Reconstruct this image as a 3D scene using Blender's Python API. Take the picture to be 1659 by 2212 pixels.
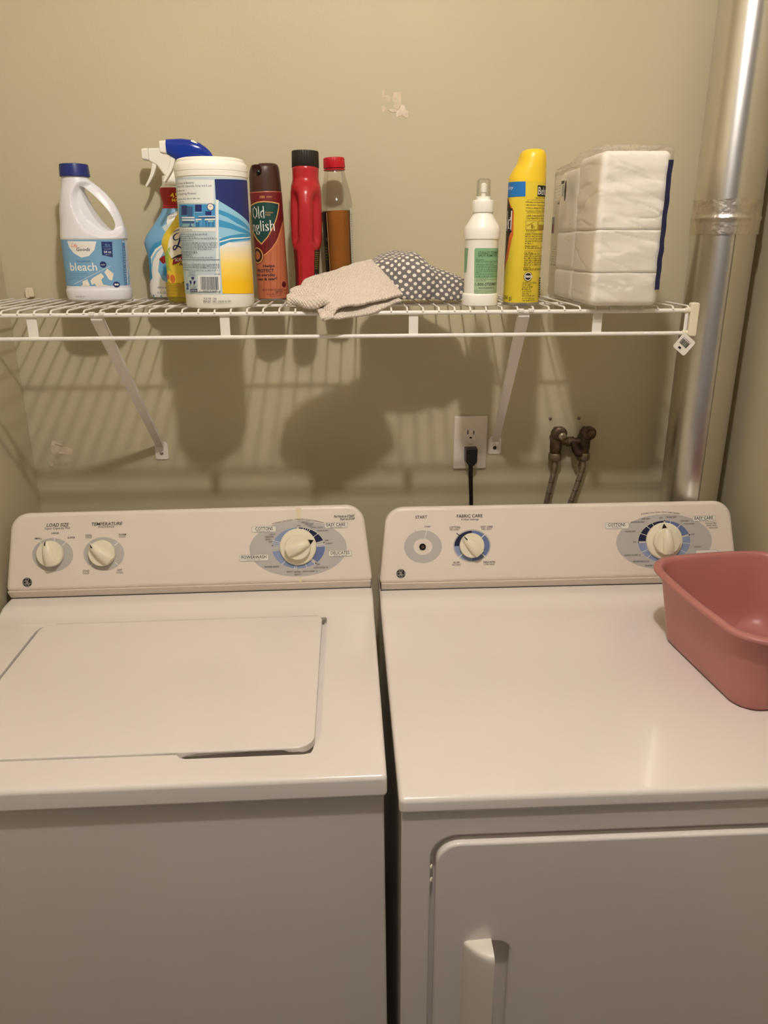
import bpy, bmesh, math, random
from mathutils import Vector, Matrix, noise
PI=math.pi
for o in list(bpy.data.objects): bpy.data.objects.remove(o)
SC=bpy.context.scene; COL=SC.collection
# ---------------------------------------------------------------- camera
cam=bpy.data.cameras.new('camera'); camo=bpy.data.objects.new('camera',cam); COL.objects.link(camo)
cam.sensor_fit='HORIZONTAL'; cam.sensor_width=36.0; cam.lens=1643.0/1659*36; cam.clip_start=.02
_p,_y,_r=math.radians(19.398),math.radians(2.667),math.radians(-.232)
_f=Vector((math.sin(_y)*math.cos(_p),math.cos(_y)*math.cos(_p),-math.sin(_p))); _rt=Vector((math.cos(_y),-math.sin(_y),0)); _up=_rt.cross(_f)
_x=_rt*math.cos(_r)+_up*math.sin(_r); _u=-_rt*math.sin(_r)+_up*math.cos(_r)
camo.matrix_world=Matrix(((_x.x,_u.x,-_f.x,0),(_x.y,_u.y,-_f.y,-1.556),(_x.z,_u.z,-_f.z,1.552),(0,0,0,1)))
SC.camera=camo
# ---------------------------------------------------------------- light and exposure
W=bpy.data.worlds.new('world'); SC.world=W; W.use_nodes=True
W.node_tree.nodes['Background'].inputs[0].default_value=(1,.91,.82,1); W.node_tree.nodes['Background'].inputs[1].default_value=.078
def lamp(name,loc,power,color,radius):
    l=bpy.data.lights.new(name,'POINT'); l.energy=power; l.color=color; l.shadow_soft_size=radius
    o=bpy.data.objects.new(name,l); o.location=loc; COL.objects.link(o); return o
lamp('ceiling_bulb',(.06,-1.16,2.42),20.5,(1,.945,.905),.028)
SC.view_settings.view_transform='Standard'; SC.view_settings.look='None'; SC.view_settings.gamma=1
SC.view_settings.use_curve_mapping=False; SC.view_settings.exposure=.86
# ---------------------------------------------------------------- helpers
def lin(c): return tuple((x/12.92 if x<=.04045 else ((x+.055)/1.055)**2.4) for x in (v/255 for v in c))
MATS={}
def mat(name,rgb,rough=.5,metal=0,bump=0,bscale=200,var=0,vscale=8,coat=0,spec=.5,trans=0,ior=1.45,sheen=0,alpha=1,aniso=0):
    if name in MATS: return MATS[name]
    m=bpy.data.materials.new(name); m.use_nodes=True; MATS[name]=m; nt=m.node_tree; b=nt.nodes['Principled BSDF']
    c=(*lin(rgb),1); b.inputs['Base Color'].default_value=c; b.inputs['Roughness'].default_value=rough; b.inputs['Metallic'].default_value=metal
    b.inputs['Coat Weight'].default_value=coat; b.inputs['Coat Roughness'].default_value=.08; b.inputs['Specular IOR Level'].default_value=spec
    b.inputs['Transmission Weight'].default_value=trans; b.inputs['IOR'].default_value=ior; b.inputs['Sheen Weight'].default_value=sheen
    b.inputs['Alpha'].default_value=alpha; b.inputs['Anisotropic'].default_value=aniso
    tc=nt.nodes.new('ShaderNodeTexCoord')
    n=nt.nodes.new('ShaderNodeTexNoise'); n.inputs['Scale'].default_value=vscale; n.inputs['Detail'].default_value=4; nt.links.new(tc.outputs['Object'],n.inputs['Vector'])
    mx=nt.nodes.new('ShaderNodeMix'); mx.data_type='RGBA'; mx.inputs[6].default_value=c; mx.inputs[7].default_value=tuple(v*(1-var) for v in c[:3])+(1,)
    mr=nt.nodes.new('ShaderNodeMapRange'); mr.inputs[1].default_value=.35; mr.inputs[2].default_value=.7
    nt.links.new(n.outputs[0],mr.inputs[0]); nt.links.new(mr.outputs[0],mx.inputs[0]); nt.links.new(mx.outputs[2],b.inputs['Base Color'])
    if bump:
        n2=nt.nodes.new('ShaderNodeTexNoise'); n2.inputs['Scale'].default_value=bscale; n2.inputs['Detail'].default_value=3; nt.links.new(tc.outputs['Object'],n2.inputs['Vector'])
        bp=nt.nodes.new('ShaderNodeBump'); bp.inputs['Strength'].default_value=1; bp.inputs['Distance'].default_value=bump
        nt.links.new(n2.outputs[0],bp.inputs['Height']); nt.links.new(bp.outputs[0],b.inputs['Normal'])
    return m
PAL={'paleblue':(196,212,216),'navy':(30,42,105),'navy2':(38,58,115),'skyblue':(150,200,228),'white':(240,238,232),'white2':(232,234,230),'midblue':(60,150,200),
'yel1':(252,236,170),'yel2':(252,224,120),'yel3':(252,212,70),'yel4':(252,200,25),'ink':(28,30,60),'ink2':(62,70,104),'ink3':(32,28,12),'ink4':(110,110,100),
'picblue':(70,148,200),'slate':(62,98,145),'teal':(140,185,195),'cream':(240,232,215),'copper':(192,112,76),'copper2':(178,98,64),'goldline':(222,172,105),'maroon':(112,26,30),
'maroon2':(90,22,24),'green':(20,66,62),'brown':(64,28,14),'gold2':(200,130,40),'blue':(30,112,185),'orange':(205,105,45),'black':(26,18,12),'ochre':(180,150,30),
'ochre2':(150,122,28),'yelpic':(214,196,75),'sage':(128,172,128),'sage2':(165,190,150),'bleachblue':(124,172,208),'bleachdk':(90,140,185),'redor':(225,85,45),
'yel':(250,215,60),'darkred':(140,24,26),'lime':(170,200,70),'lemon':(240,200,60),'orange2':(220,130,40),'leaf':(60,90,40),
'gray':(190,186,182),'ringblue':(140,156,190),'ringblue2':(106,122,166),'ringnavy':(30,34,66),'print':(42,40,50),'print2':(70,72,110),'stain':(232,216,184),'silver':(176,172,166),'offwhite':(236,232,222)}
def pal(k):
    if k=='yelgrad' and 'print_yelgrad' not in MATS:      # printed fade from white to yellow down the canister label
        m=mat('print_yelgrad',(255,255,255),.45); nt=m.node_tree; tc=nt.nodes.new('ShaderNodeTexCoord'); sp=nt.nodes.new('ShaderNodeSeparateXYZ'); rp=nt.nodes.new('ShaderNodeValToRGB'); mr=nt.nodes.new('ShaderNodeMapRange')
        nt.links.new(tc.outputs['Object'],sp.inputs[0]); nt.links.new(sp.outputs[2],mr.inputs[0]); mr.inputs[1].default_value=.10; mr.inputs[2].default_value=.04; nt.links.new(mr.outputs[0],rp.inputs[0])
        rp.color_ramp.elements[0].color=(*lin(PAL['white']),1); rp.color_ramp.elements[1].color=(*lin((250,198,25)),1); e=rp.color_ramp.elements.new(.55); e.color=(*lin((252,220,110)),1)
        nt.links.new(rp.outputs[0],nt.nodes['Principled BSDF'].inputs['Base Color'])
    if k=='yelgrad': return MATS['print_yelgrad']
    return mat('print_'+k,PAL[k],.45)
def link(o,parent=None):
    COL.objects.link(o)
    if parent: o.parent=parent
    return o
def mesh(name,V,F,mats,parent=None,fm=None,smooth=40,uv=None,loc=None):
    me=bpy.data.meshes.new(name); me.from_pydata([tuple(v) for v in V],[],F)
    if not isinstance(mats,(list,tuple)): mats=[mats]
    for m in mats: me.materials.append(m)
    if fm: me.polygons.foreach_set('material_index',fm)
    if uv:
        l=me.uv_layers.new(name='UVMap')
        for lp in me.loops: l.data[lp.index].uv=uv[lp.vertex_index]
    me.validate(); me.update()
    if smooth:
        me.polygons.foreach_set('use_smooth',[True]*len(me.polygons)); me.set_sharp_from_angle(angle=math.radians(smooth))
    o=bpy.data.objects.new(name,me)
    if loc: o.location=loc
    return link(o,parent)
def thing(name,label,cat,loc=(0,0,0),rot=(0,0,0),group=None):
    o=bpy.data.objects.new(name,None); o.empty_display_size=.05; COL.objects.link(o); o.location=loc; o.rotation_euler=rot
    o['label']=label; o['category']=cat
    if group: o['group']=group
    return o
def tag(o,label,cat,group=None):
    o['label']=label; o['category']=cat
    if group: o['group']=group
    return o
def bevel(o,w,seg=3,ang=35):
    m=o.modifiers.new('bevel','BEVEL'); m.width=w; m.segments=seg; m.limit_method='ANGLE'; m.angle_limit=math.radians(ang); m.harden_normals=False
    o.data.set_sharp_from_angle(angle=math.radians(179))
    wn=o.modifiers.new('wn','WEIGHTED_NORMAL'); wn.keep_sharp=False
    return o
def boxg(x0,x1,y0,y1,z0,z1):
    V=[(x,y,z) for z in (z0,z1) for y in (y0,y1) for x in (x0,x1)]
    F=[(0,2,3,1),(4,5,7,6),(0,1,5,4),(2,6,7,3),(0,4,6,2),(1,3,7,5)]
    return V,F
def box(name,b,m,parent=None,bev=0,seg=3):
    V,F=boxg(*b); o=mesh(name,V,F,m,parent,smooth=30)
    if bev: bevel(o,bev,seg)
    return o
def join(*gs):
    V=[];F=[]
    for v,f in gs:
        n=len(V); V+=list(v); F+=[tuple(i+n for i in q) for q in f]
    return V,F
def prism(pts,f0,f1):
    """outline pts (2D, ccw) mapped by f0 / f1 -> 3D for both caps"""
    n=len(pts); V=[f0(*p) for p in pts]+[f1(*p) for p in pts]
    F=[tuple(range(n))[::-1],tuple(range(n,2*n))]+[(i,(i+1)%n,n+(i+1)%n,n+i) for i in range(n)]
    return V,F
def rrect(x0,x1,y0,y1,r,k=6):
    if not isinstance(r,(list,tuple)): r=[r]*4          # bl br tr tl
    P=[]
    for (cx,cy,a0,rr) in ((x0+r[0],y0+r[0],PI,r[0]),(x1-r[1],y0+r[1],1.5*PI,r[1]),(x1-r[2],y1-r[2],0,r[2]),(x0+r[3],y1-r[3],.5*PI,r[3])):
        for i in range(k+1):
            a=a0+i*.5*PI/k; P.append((cx+rr*math.cos(a),cy+rr*math.sin(a)))
    return P
def lathe(prof,seg=64,cx=0,cy=0,cz=0,caps=True):
    V=[];F=[]
    for r,z in prof:
        for i in range(seg): a=2*PI*i/seg; V.append((cx+r*math.cos(a),cy+r*math.sin(a),cz+z))
    for j in range(len(prof)-1):
        for i in range(seg): F.append((j*seg+i,j*seg+(i+1)%seg,(j+1)*seg+(i+1)%seg,(j+1)*seg+i))
    if caps: F.append(tuple(range(seg))[::-1]); F.append(tuple((len(prof)-1)*seg+i for i in range(seg)))
    return V,F
def interp(rows,z):
    if z<=rows[0][0]: return rows[0][1:]
    for a,b in zip(rows,rows[1:]):
        if z<=b[0]:
            t=(z-a[0])/(b[0]-a[0]); return tuple(p+(q-p)*t for p,q in zip(a[1:],b[1:]))
    return rows[-1][1:]
def smoothrows(rows,n):
    """Catmull-Rom resample of (z,cx,cy,rx,ry,e)"""
    out=[];m=len(rows)
    for i in range(m-1):
        p0=rows[max(0,i-1)];p1=rows[i];p2=rows[i+1];p3=rows[min(m-1,i+2)]
        for k in range(n):
            t=k/n
            lin_=tuple(a+(b-a)*t for a,b in zip(p1,p2))
            cr=tuple(.5*(2*b+(c-a)*t+(2*a-5*b+4*c-d)*t*t+(3*b-a-3*c+d)*t**3) for a,b,c,d in zip(p0,p1,p2,p3))
            out.append(tuple(lin_[j]*.35+cr[j]*.65 if j else lin_[0] for j in range(len(p1))))
    out.append(rows[-1]); return out
def sup(a,rx,ry,e):
    c,s=math.cos(a),math.sin(a); return (rx*math.copysign(abs(c)**(2/e),c), ry*math.copysign(abs(s)**(2/e),s))
def loft(rows,seg=64,fn=None):
    V=[];F=[]
    for z,cx,cy,rx,ry,e in rows:
        for i in range(seg):
            a=2*PI*i/seg; x,y=sup(a,rx,ry,e); p=(cx+x,cy+y,z)
            V.append(fn(p,a) if fn else p)
    n=len(rows)
    for j in range(n-1):
        for i in range(seg): F.append((j*seg+i,j*seg+(i+1)%seg,(j+1)*seg+(i+1)%seg,(j+1)*seg+i))
    F.append(tuple(range(seg))[::-1]); F.append(tuple((n-1)*seg+i for i in range(seg)))
    return V,F
def tube(path,r,seg=10,caps=True):
    P=[Vector(p) for p in path]; V=[];F=[];n=len(P); up=Vector((0,0,1))
    t0=(P[1]-P[0]).normalized()
    if abs(t0.z)>.9: up=Vector((1,0,0))
    nr=(up-t0*up.dot(t0)).normalized()
    for j,p in enumerate(P):
        t=(P[min(n-1,j+1)]-P[max(0,j-1)]).normalized(); nr=(nr-t*nr.dot(t)).normalized(); bn=t.cross(nr)
        rr=r[j] if isinstance(r,(list,tuple)) else r
        for i in range(seg):
            a=2*PI*i/seg; V.append(tuple(p+nr*(rr*math.cos(a))+bn*(rr*math.sin(a))))
    for j in range(n-1):
        for i in range(seg): F.append((j*seg+i,j*seg+(i+1)%seg,(j+1)*seg+(i+1)%seg,(j+1)*seg+i))
    if caps: F.append(tuple(range(seg))[::-1]); F.append(tuple((n-1)*seg+i for i in range(seg)))
    return V,F
def bez(p0,p1,p2,p3,n=16):
    o=[]
    for i in range(n+1):
        t=i/n; o.append(tuple((1-t)**3*a+3*t*(1-t)**2*b+3*t*t*(1-t)*c+t**3*d for a,b,c,d in zip(p0,p1,p2,p3)))
    return o
def xform(g,M):
    return [tuple(M@Vector(v)) for v in g[0]],g[1]
def boolcut(o,cutters,op='DIFFERENCE'):
    for V,F in cutters:
        me=bpy.data.meshes.new('c'); me.from_pydata(V,[],F); me.update()
        bm=bmesh.new(); bm.from_mesh(me); bmesh.ops.recalc_face_normals(bm,faces=bm.faces); bm.to_mesh(me); bm.free()
        c=bpy.data.objects.new('c',me); COL.objects.link(c)
        bm=bmesh.new(); bm.from_mesh(o.data); bmesh.ops.recalc_face_normals(bm,faces=bm.faces); bm.to_mesh(o.data); bm.free()
        par=o.parent; o.parent=None; mw=o.matrix_basis.copy(); o.matrix_basis=Matrix()
        md=o.modifiers.new('b','BOOLEAN'); md.object=c; md.operation=op; md.solver='EXACT'
        bpy.context.view_layer.update()
        ev=o.evaluated_get(bpy.context.evaluated_depsgraph_get()); nm=bpy.data.meshes.new_from_object(ev)
        o.modifiers.remove(md); old=o.data; nm.name=old.name; o.data=nm; bpy.data.meshes.remove(old)
        bpy.data.objects.remove(c); bpy.data.meshes.remove(me); o.parent=par; o.matrix_basis=mw
    o.data.polygons.foreach_set('use_smooth',[True]*len(o.data.polygons)); o.data.set_sharp_from_angle(angle=math.radians(35))
    return o
# ---------------------------------------------------------------- printing (flat print laid on surfaces as thin mesh)
_tx={}
def text_geo(s,st):
    k=(s,st)
    if k in _tx: return _tx[k]
    cu=bpy.data.curves.new('t','FONT'); cu.body=s; cu.size=1; cu.resolution_u=2
    if 'i' in st: cu.shear=.25
    if 'b' in st: cu.offset=.011
    ob=bpy.data.objects.new('t',cu); me=ob.to_mesh()
    V=[(v.co.x,v.co.y) for v in me.vertices]; F=[tuple(p.vertices) for p in me.polygons]
    ob.to_mesh_clear(); bpy.data.objects.remove(ob); bpy.data.curves.remove(cu)
    _tx[k]=(V,F); return _tx[k]
def clipx(P,x,keep):
    out=[];n=len(P)
    for i in range(n):
        a,b=P[i],P[(i+1)%n]; ia=(a[0]-x)*keep>=0; ib=(b[0]-x)*keep>=0
        if ia: out.append(a)
        if ia!=ib: t=(x-a[0])/(b[0]-a[0]); out.append((x,a[1]+(b[1]-a[1])*t))
    return out
class Print:
    def __init__(s,fmap,strip=None,base=.00025,step=.00003,zs=None): s.f=fmap;s.strip=strip;s.zs=zs;s.V=[];s.F=[];s.M=[];s.keys=[];s.h=base;s.step=step
    def _c(s,col):
        if col not in s.keys: s.keys.append(col)
        return s.keys.index(col)
    def poly(s,P,col,h=None):
        if h is None: s.h+=s.step; h=s.h
        ps=[P]
        if s.strip:
            x0=min(p[0] for p in P);x1=max(p[0] for p in P);n=max(1,math.ceil((x1-x0)/s.strip)); ps=[]
            for i in range(n):
                a=x0+(x1-x0)*i/n;b=x0+(x1-x0)*(i+1)/n
                q=clipx(P,a,1) if i else P
                if len(q)>2 and i<n-1: q=clipx(q,b,-1)
                if len(q)>2: ps.append(q)
        if s.zs:
            sw=lambda L:[(y,x) for x,y in L]; out=[]
            for q in ps:
                q=sw(q); y0=min(p[0] for p in q);y1=max(p[0] for p in q); k0=math.floor(y0/s.zs); k1=math.ceil(y1/s.zs)
                for k in range(k0,k1):
                    w=clipx(clipx(q,k*s.zs,1),(k+1)*s.zs,-1) if k1-k0>1 else q
                    if len(w)>2: out.append(sw(w)[::-1] if False else sw(w))
            ps=out
        for q in ps:
            m=len(s.V); s.V+=[s.f(u,v,h) for u,v in q]; s.F.append(tuple(range(m,m+len(q)))); s.M.append(s._c(col))
    def rect(s,u0,v0,u1,v1,col): s.poly([(u0,v0),(u1,v0),(u1,v1),(u0,v1)],col)
    def ell(s,u,v,ru,rv,col,n=40): s.poly([(u+ru*math.cos(2*PI*i/n),v+rv*math.sin(2*PI*i/n)) for i in range(n)],col)
    def ring(s,u,v,ru,rv,k0,k1,a0,a1,col,n=24):
        """elliptic ring sector, k fractions of the radii, angles clockwise from the top in degrees"""
        s.h+=s.step; m=max(2,int(n*abs(a1-a0)/90))
        for i in range(m):
            q=[]
            for (k,t) in ((k0,i),(k1,i),(k1,i+1),(k0,i+1)):
                a=math.radians(a0+(a1-a0)*t/m); q.append((u+ru*k*math.sin(a),v+rv*k*math.cos(a)))
            s.poly(q,col,s.h)
    def text(s,t,u,v,w,hh,col,st='',rot=0,bend=None):
        V,F=text_geo(t,st)
        if not V: return
        x0=min(p[0] for p in V);x1=max(p[0] for p in V);sx=w/(x1-x0);sy=hh/.70; h=s.h+s.step*1.6; m=len(s.V); P2=[]; c,sn=math.cos(rot),math.sin(rot)
        for x,y in V:
            a=(x-(x0+x1)/2)*sx;b=(y-.35)*sy
            if bend: b-=bend*a*a
            P2.append((u+a*c-b*sn,v+a*sn+b*c))
        ci=s._c(col)
        if s.zs and hh>.003:
            for f in F: s.poly([P2[i] for i in f],col,h)
            return
        s.V+=[s.f(p,q,h) for p,q in P2]
        for f in F: s.F.append(tuple(i+m for i in f)); s.M.append(ci)
    def words(s,u0,u1,v,hh,col,seed=0):
        rnd=random.Random(int((u0*7919+v*104729)*1e4)+seed); u=u0; h=s.h+s.step*1.6
        while u<u1:
            w=min(u1-u,hh*rnd.uniform(.6,2.6)); 
            k=max(1,int(w/(hh*.42)))
            for i in range(k):
                a=u+w*i/k; b=a+w/k*rnd.uniform(.42,.68); t=hh*rnd.choice((.42,.48,.48,.75))
                s.poly([(a,v-hh*.3),(b,v-hh*.3),(b,v-hh*.3+t),(a,v-hh*.3+t)],col,h)
            u+=w+hh*.45
    def run(s,items,k=.001):
        for e in items:
            if e[0]=='P': s.poly([(a*k,b*k) for a,b in e[1]],e[2])
            elif e[0]=='E': s.ell(e[1]*k,e[2]*k,e[3]*k,e[4]*k,e[5])
            elif e[0]=='T': s.text(e[1],e[2]*k,e[3]*k,e[4]*k,e[5]*k,e[6],e[7],e[8])
            elif e[0]=='W': s.words(e[1]*k,e[2]*k,e[3]*k,e[4]*k,e[5])
    def build(s,name,parent):
        return mesh(name,s.V,s.F,[pal(k) for k in s.keys],parent,fm=s.M,smooth=0)
def cylmap(r): return lambda u,z,h:((r+h)*math.sin(u/r),-(r+h)*math.cos(u/r),z)
def frontmap(rows):
    def f(x,z,h):
        cx,cy,rx,ry,e=interp(rows,z); t=max(-.998,min(.998,(x-cx)/rx)); nx=t
        y=ry*(1-abs(t)**e)**(1/e); g=1-y/ry
        return (x+math.copysign(h*g,t) ,cy-y-h,z)
    return f
# text and artwork tables: (text,u,v,width,cap height,style) on console faces, millimetres on bottle labels
WT=[('LOAD SIZE',-0.2396,0.1223,0.0412,0.0064,'bi'),('Super Capacity Plus',-0.2408,0.1163,0.0464,0.0043,'i'),('LARGE',-0.2449,0.1071,0.0137,0.0034,'b'),('SMALL',-0.2761,0.0982,0.0137,0.0034,'b'),
 ('SUPER',-0.2156,0.098,0.0137,0.0034,'b'),('TEMPERATURE',-0.1495,0.1218,0.0567,0.0060,'bi'),('WASH/RINSE',-0.1512,0.1162,0.0300,0.0039,'i'),('COOL',-0.184,0.1013,0.0120,0.0034,'b'),
 ('COLD',-0.1842,0.0974,0.0120,0.0034,''),('WARM',-0.1225,0.1012,0.0137,0.0034,'b'),('COLD',-0.1229,0.0971,0.0120,0.0034,''),('COLD',-0.1915,0.0354,0.0120,0.0034,'b'),
 ('COLD',-0.1919,0.0308,0.0120,0.0034,''),('HOT',-0.1297,0.0352,0.0086,0.0034,'b'),('COLD',-0.1299,0.0304,0.0120,0.0034,''),('COTTONS',0.1397,0.1048,0.0326,0.0060,'b'),
 ('REGULAR / FAST',0.1385,0.1001,0.0258,0.0021,'c'),('EASY CARE',0.2739,0.1086,0.0352,0.0060,'b'),('GENTLE / FAST',0.2744,0.1038,0.0232,0.0021,'c'),('POWERWASH',0.1192,0.052,0.0464,0.0060,'b'),
 ('REGULAR / FAST',0.1191,0.0471,0.0258,0.0021,'c'),('DELICATES',0.2804,0.0553,0.0352,0.0060,'b'),('GENTLE / SLOW',0.2803,0.0502,0.0258,0.0021,'c'),('Pull Knob to START',0.2903,0.1241,0.0386,0.0043,'bi'),
 ('Push to STOP',0.2958,0.1188,0.0275,0.0043,'bi'),('OFF',0.2045,0.1083,0.0069,0.0028,''),('HEAVY',0.2155,0.1144,0.0120,0.0028,''),('MEDIUM',0.2239,0.1112,0.0155,0.0028,''),
 ('LIGHT',0.2254,0.1077,0.0103,0.0028,''),('EXTRA LIGHT',0.2376,0.1043,0.0240,0.0028,''),('RINSE & SPIN',0.2494,0.0981,0.0206,0.0028,''),('OFF',0.2558,0.0792,0.0069,0.0028,''),
 ('LIGHT',0.2603,0.0736,0.0129,0.0028,''),('OFF',0.2386,0.0344,0.0069,0.0028,''),('AUTO SOAK 30',0.2434,0.0287,0.0275,0.0030,''),('AUTO SOAK 15',0.2234,0.0221,0.0275,0.0030,''),
 ('EXTRA',0.1998,0.0215,0.0120,0.0030,''),('HEAVY',0.1997,0.0168,0.0120,0.0030,''),('HEAVY',0.1856,0.0225,0.0120,0.0030,''),('POWER RINSE',0.1517,0.0327,0.0275,0.0030,''),
 ('LIGHT',0.1545,0.0934,0.0112,0.0030,''),('MEDIUM',0.1487,0.089,0.0163,0.0030,''),('HEAVY',0.1473,0.0844,0.0120,0.0030,''),('OFF',0.1507,0.0794,0.0069,0.0030,''),
 ]
DT=[('START',-0.2662,0.1254,0.0223,0.0056,'b'),('START',-0.2544,0.1071,0.0120,0.0031,'b'),('FABRIC CARE',-0.1742,0.1258,0.0489,0.0060,'b'),('4 Heat Settings',-0.1738,0.1194,0.0335,0.0039,''),
 ('COTTONS',-0.2029,0.1048,0.0206,0.0034,'b'),('REG HEAT',-0.203,0.1005,0.0189,0.0034,''),('EASY CARE',-0.142,0.1045,0.0223,0.0034,'b'),('MED HEAT',-0.1419,0.1001,0.0197,0.0034,''),
 ('FLUFF',-0.2002,0.0378,0.0120,0.0034,'b'),('NO HEAT',-0.2,0.0334,0.0172,0.0034,''),('DELICATES',-0.1377,0.0373,0.0223,0.0034,'b'),('LOW HEAT',-0.1378,0.0329,0.0206,0.0034,''),
 ('COTTONS',0.1084,0.1034,0.0335,0.0060,'b'),('AUTOMATIC',0.1084,0.0987,0.0180,0.0022,'c'),('EASY CARE',0.2783,0.1131,0.0361,0.0060,'b'),('AUTOMATIC',0.2783,0.1083,0.0180,0.0022,'c'),
 ('WRINKLE FREE',0.2917,0.1027,0.0223,0.0026,''),('PERM. PRESS',0.2938,0.0984,0.0197,0.0026,''),('DELICATES',0.297,0.0938,0.0172,0.0026,''),('LESS DRY',0.1653,0.1136,0.0172,0.0029,''),
 ('OPTIMUM DRY',0.1494,0.1076,0.0275,0.0029,''),('MORE DRY',0.1353,0.09,0.0206,0.0029,''),('OFF',0.1428,0.0693,0.0069,0.0029,''),('QUICK FLUFF 15',0.1385,0.0445,0.0318,0.0031,''),
 ('DEWRINKLE 20',0.1552,0.032,0.0300,0.0031,''),('DAMP DRY',0.1765,0.0236,0.0258,0.0031,''),('OFF',0.1943,0.1146,0.0069,0.0029,''),('MORE DRY',0.2154,0.1158,0.0206,0.0029,''),
 ('LESS DRY',0.2408,0.108,0.0172,0.0029,''),('COOL DOWN',0.2498,0.1023,0.0206,0.0029,''),('OFF',0.2563,0.082,0.0069,0.0029,''),('NORMAL',0.2661,0.0577,0.0137,0.0029,''),
 ]

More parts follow.
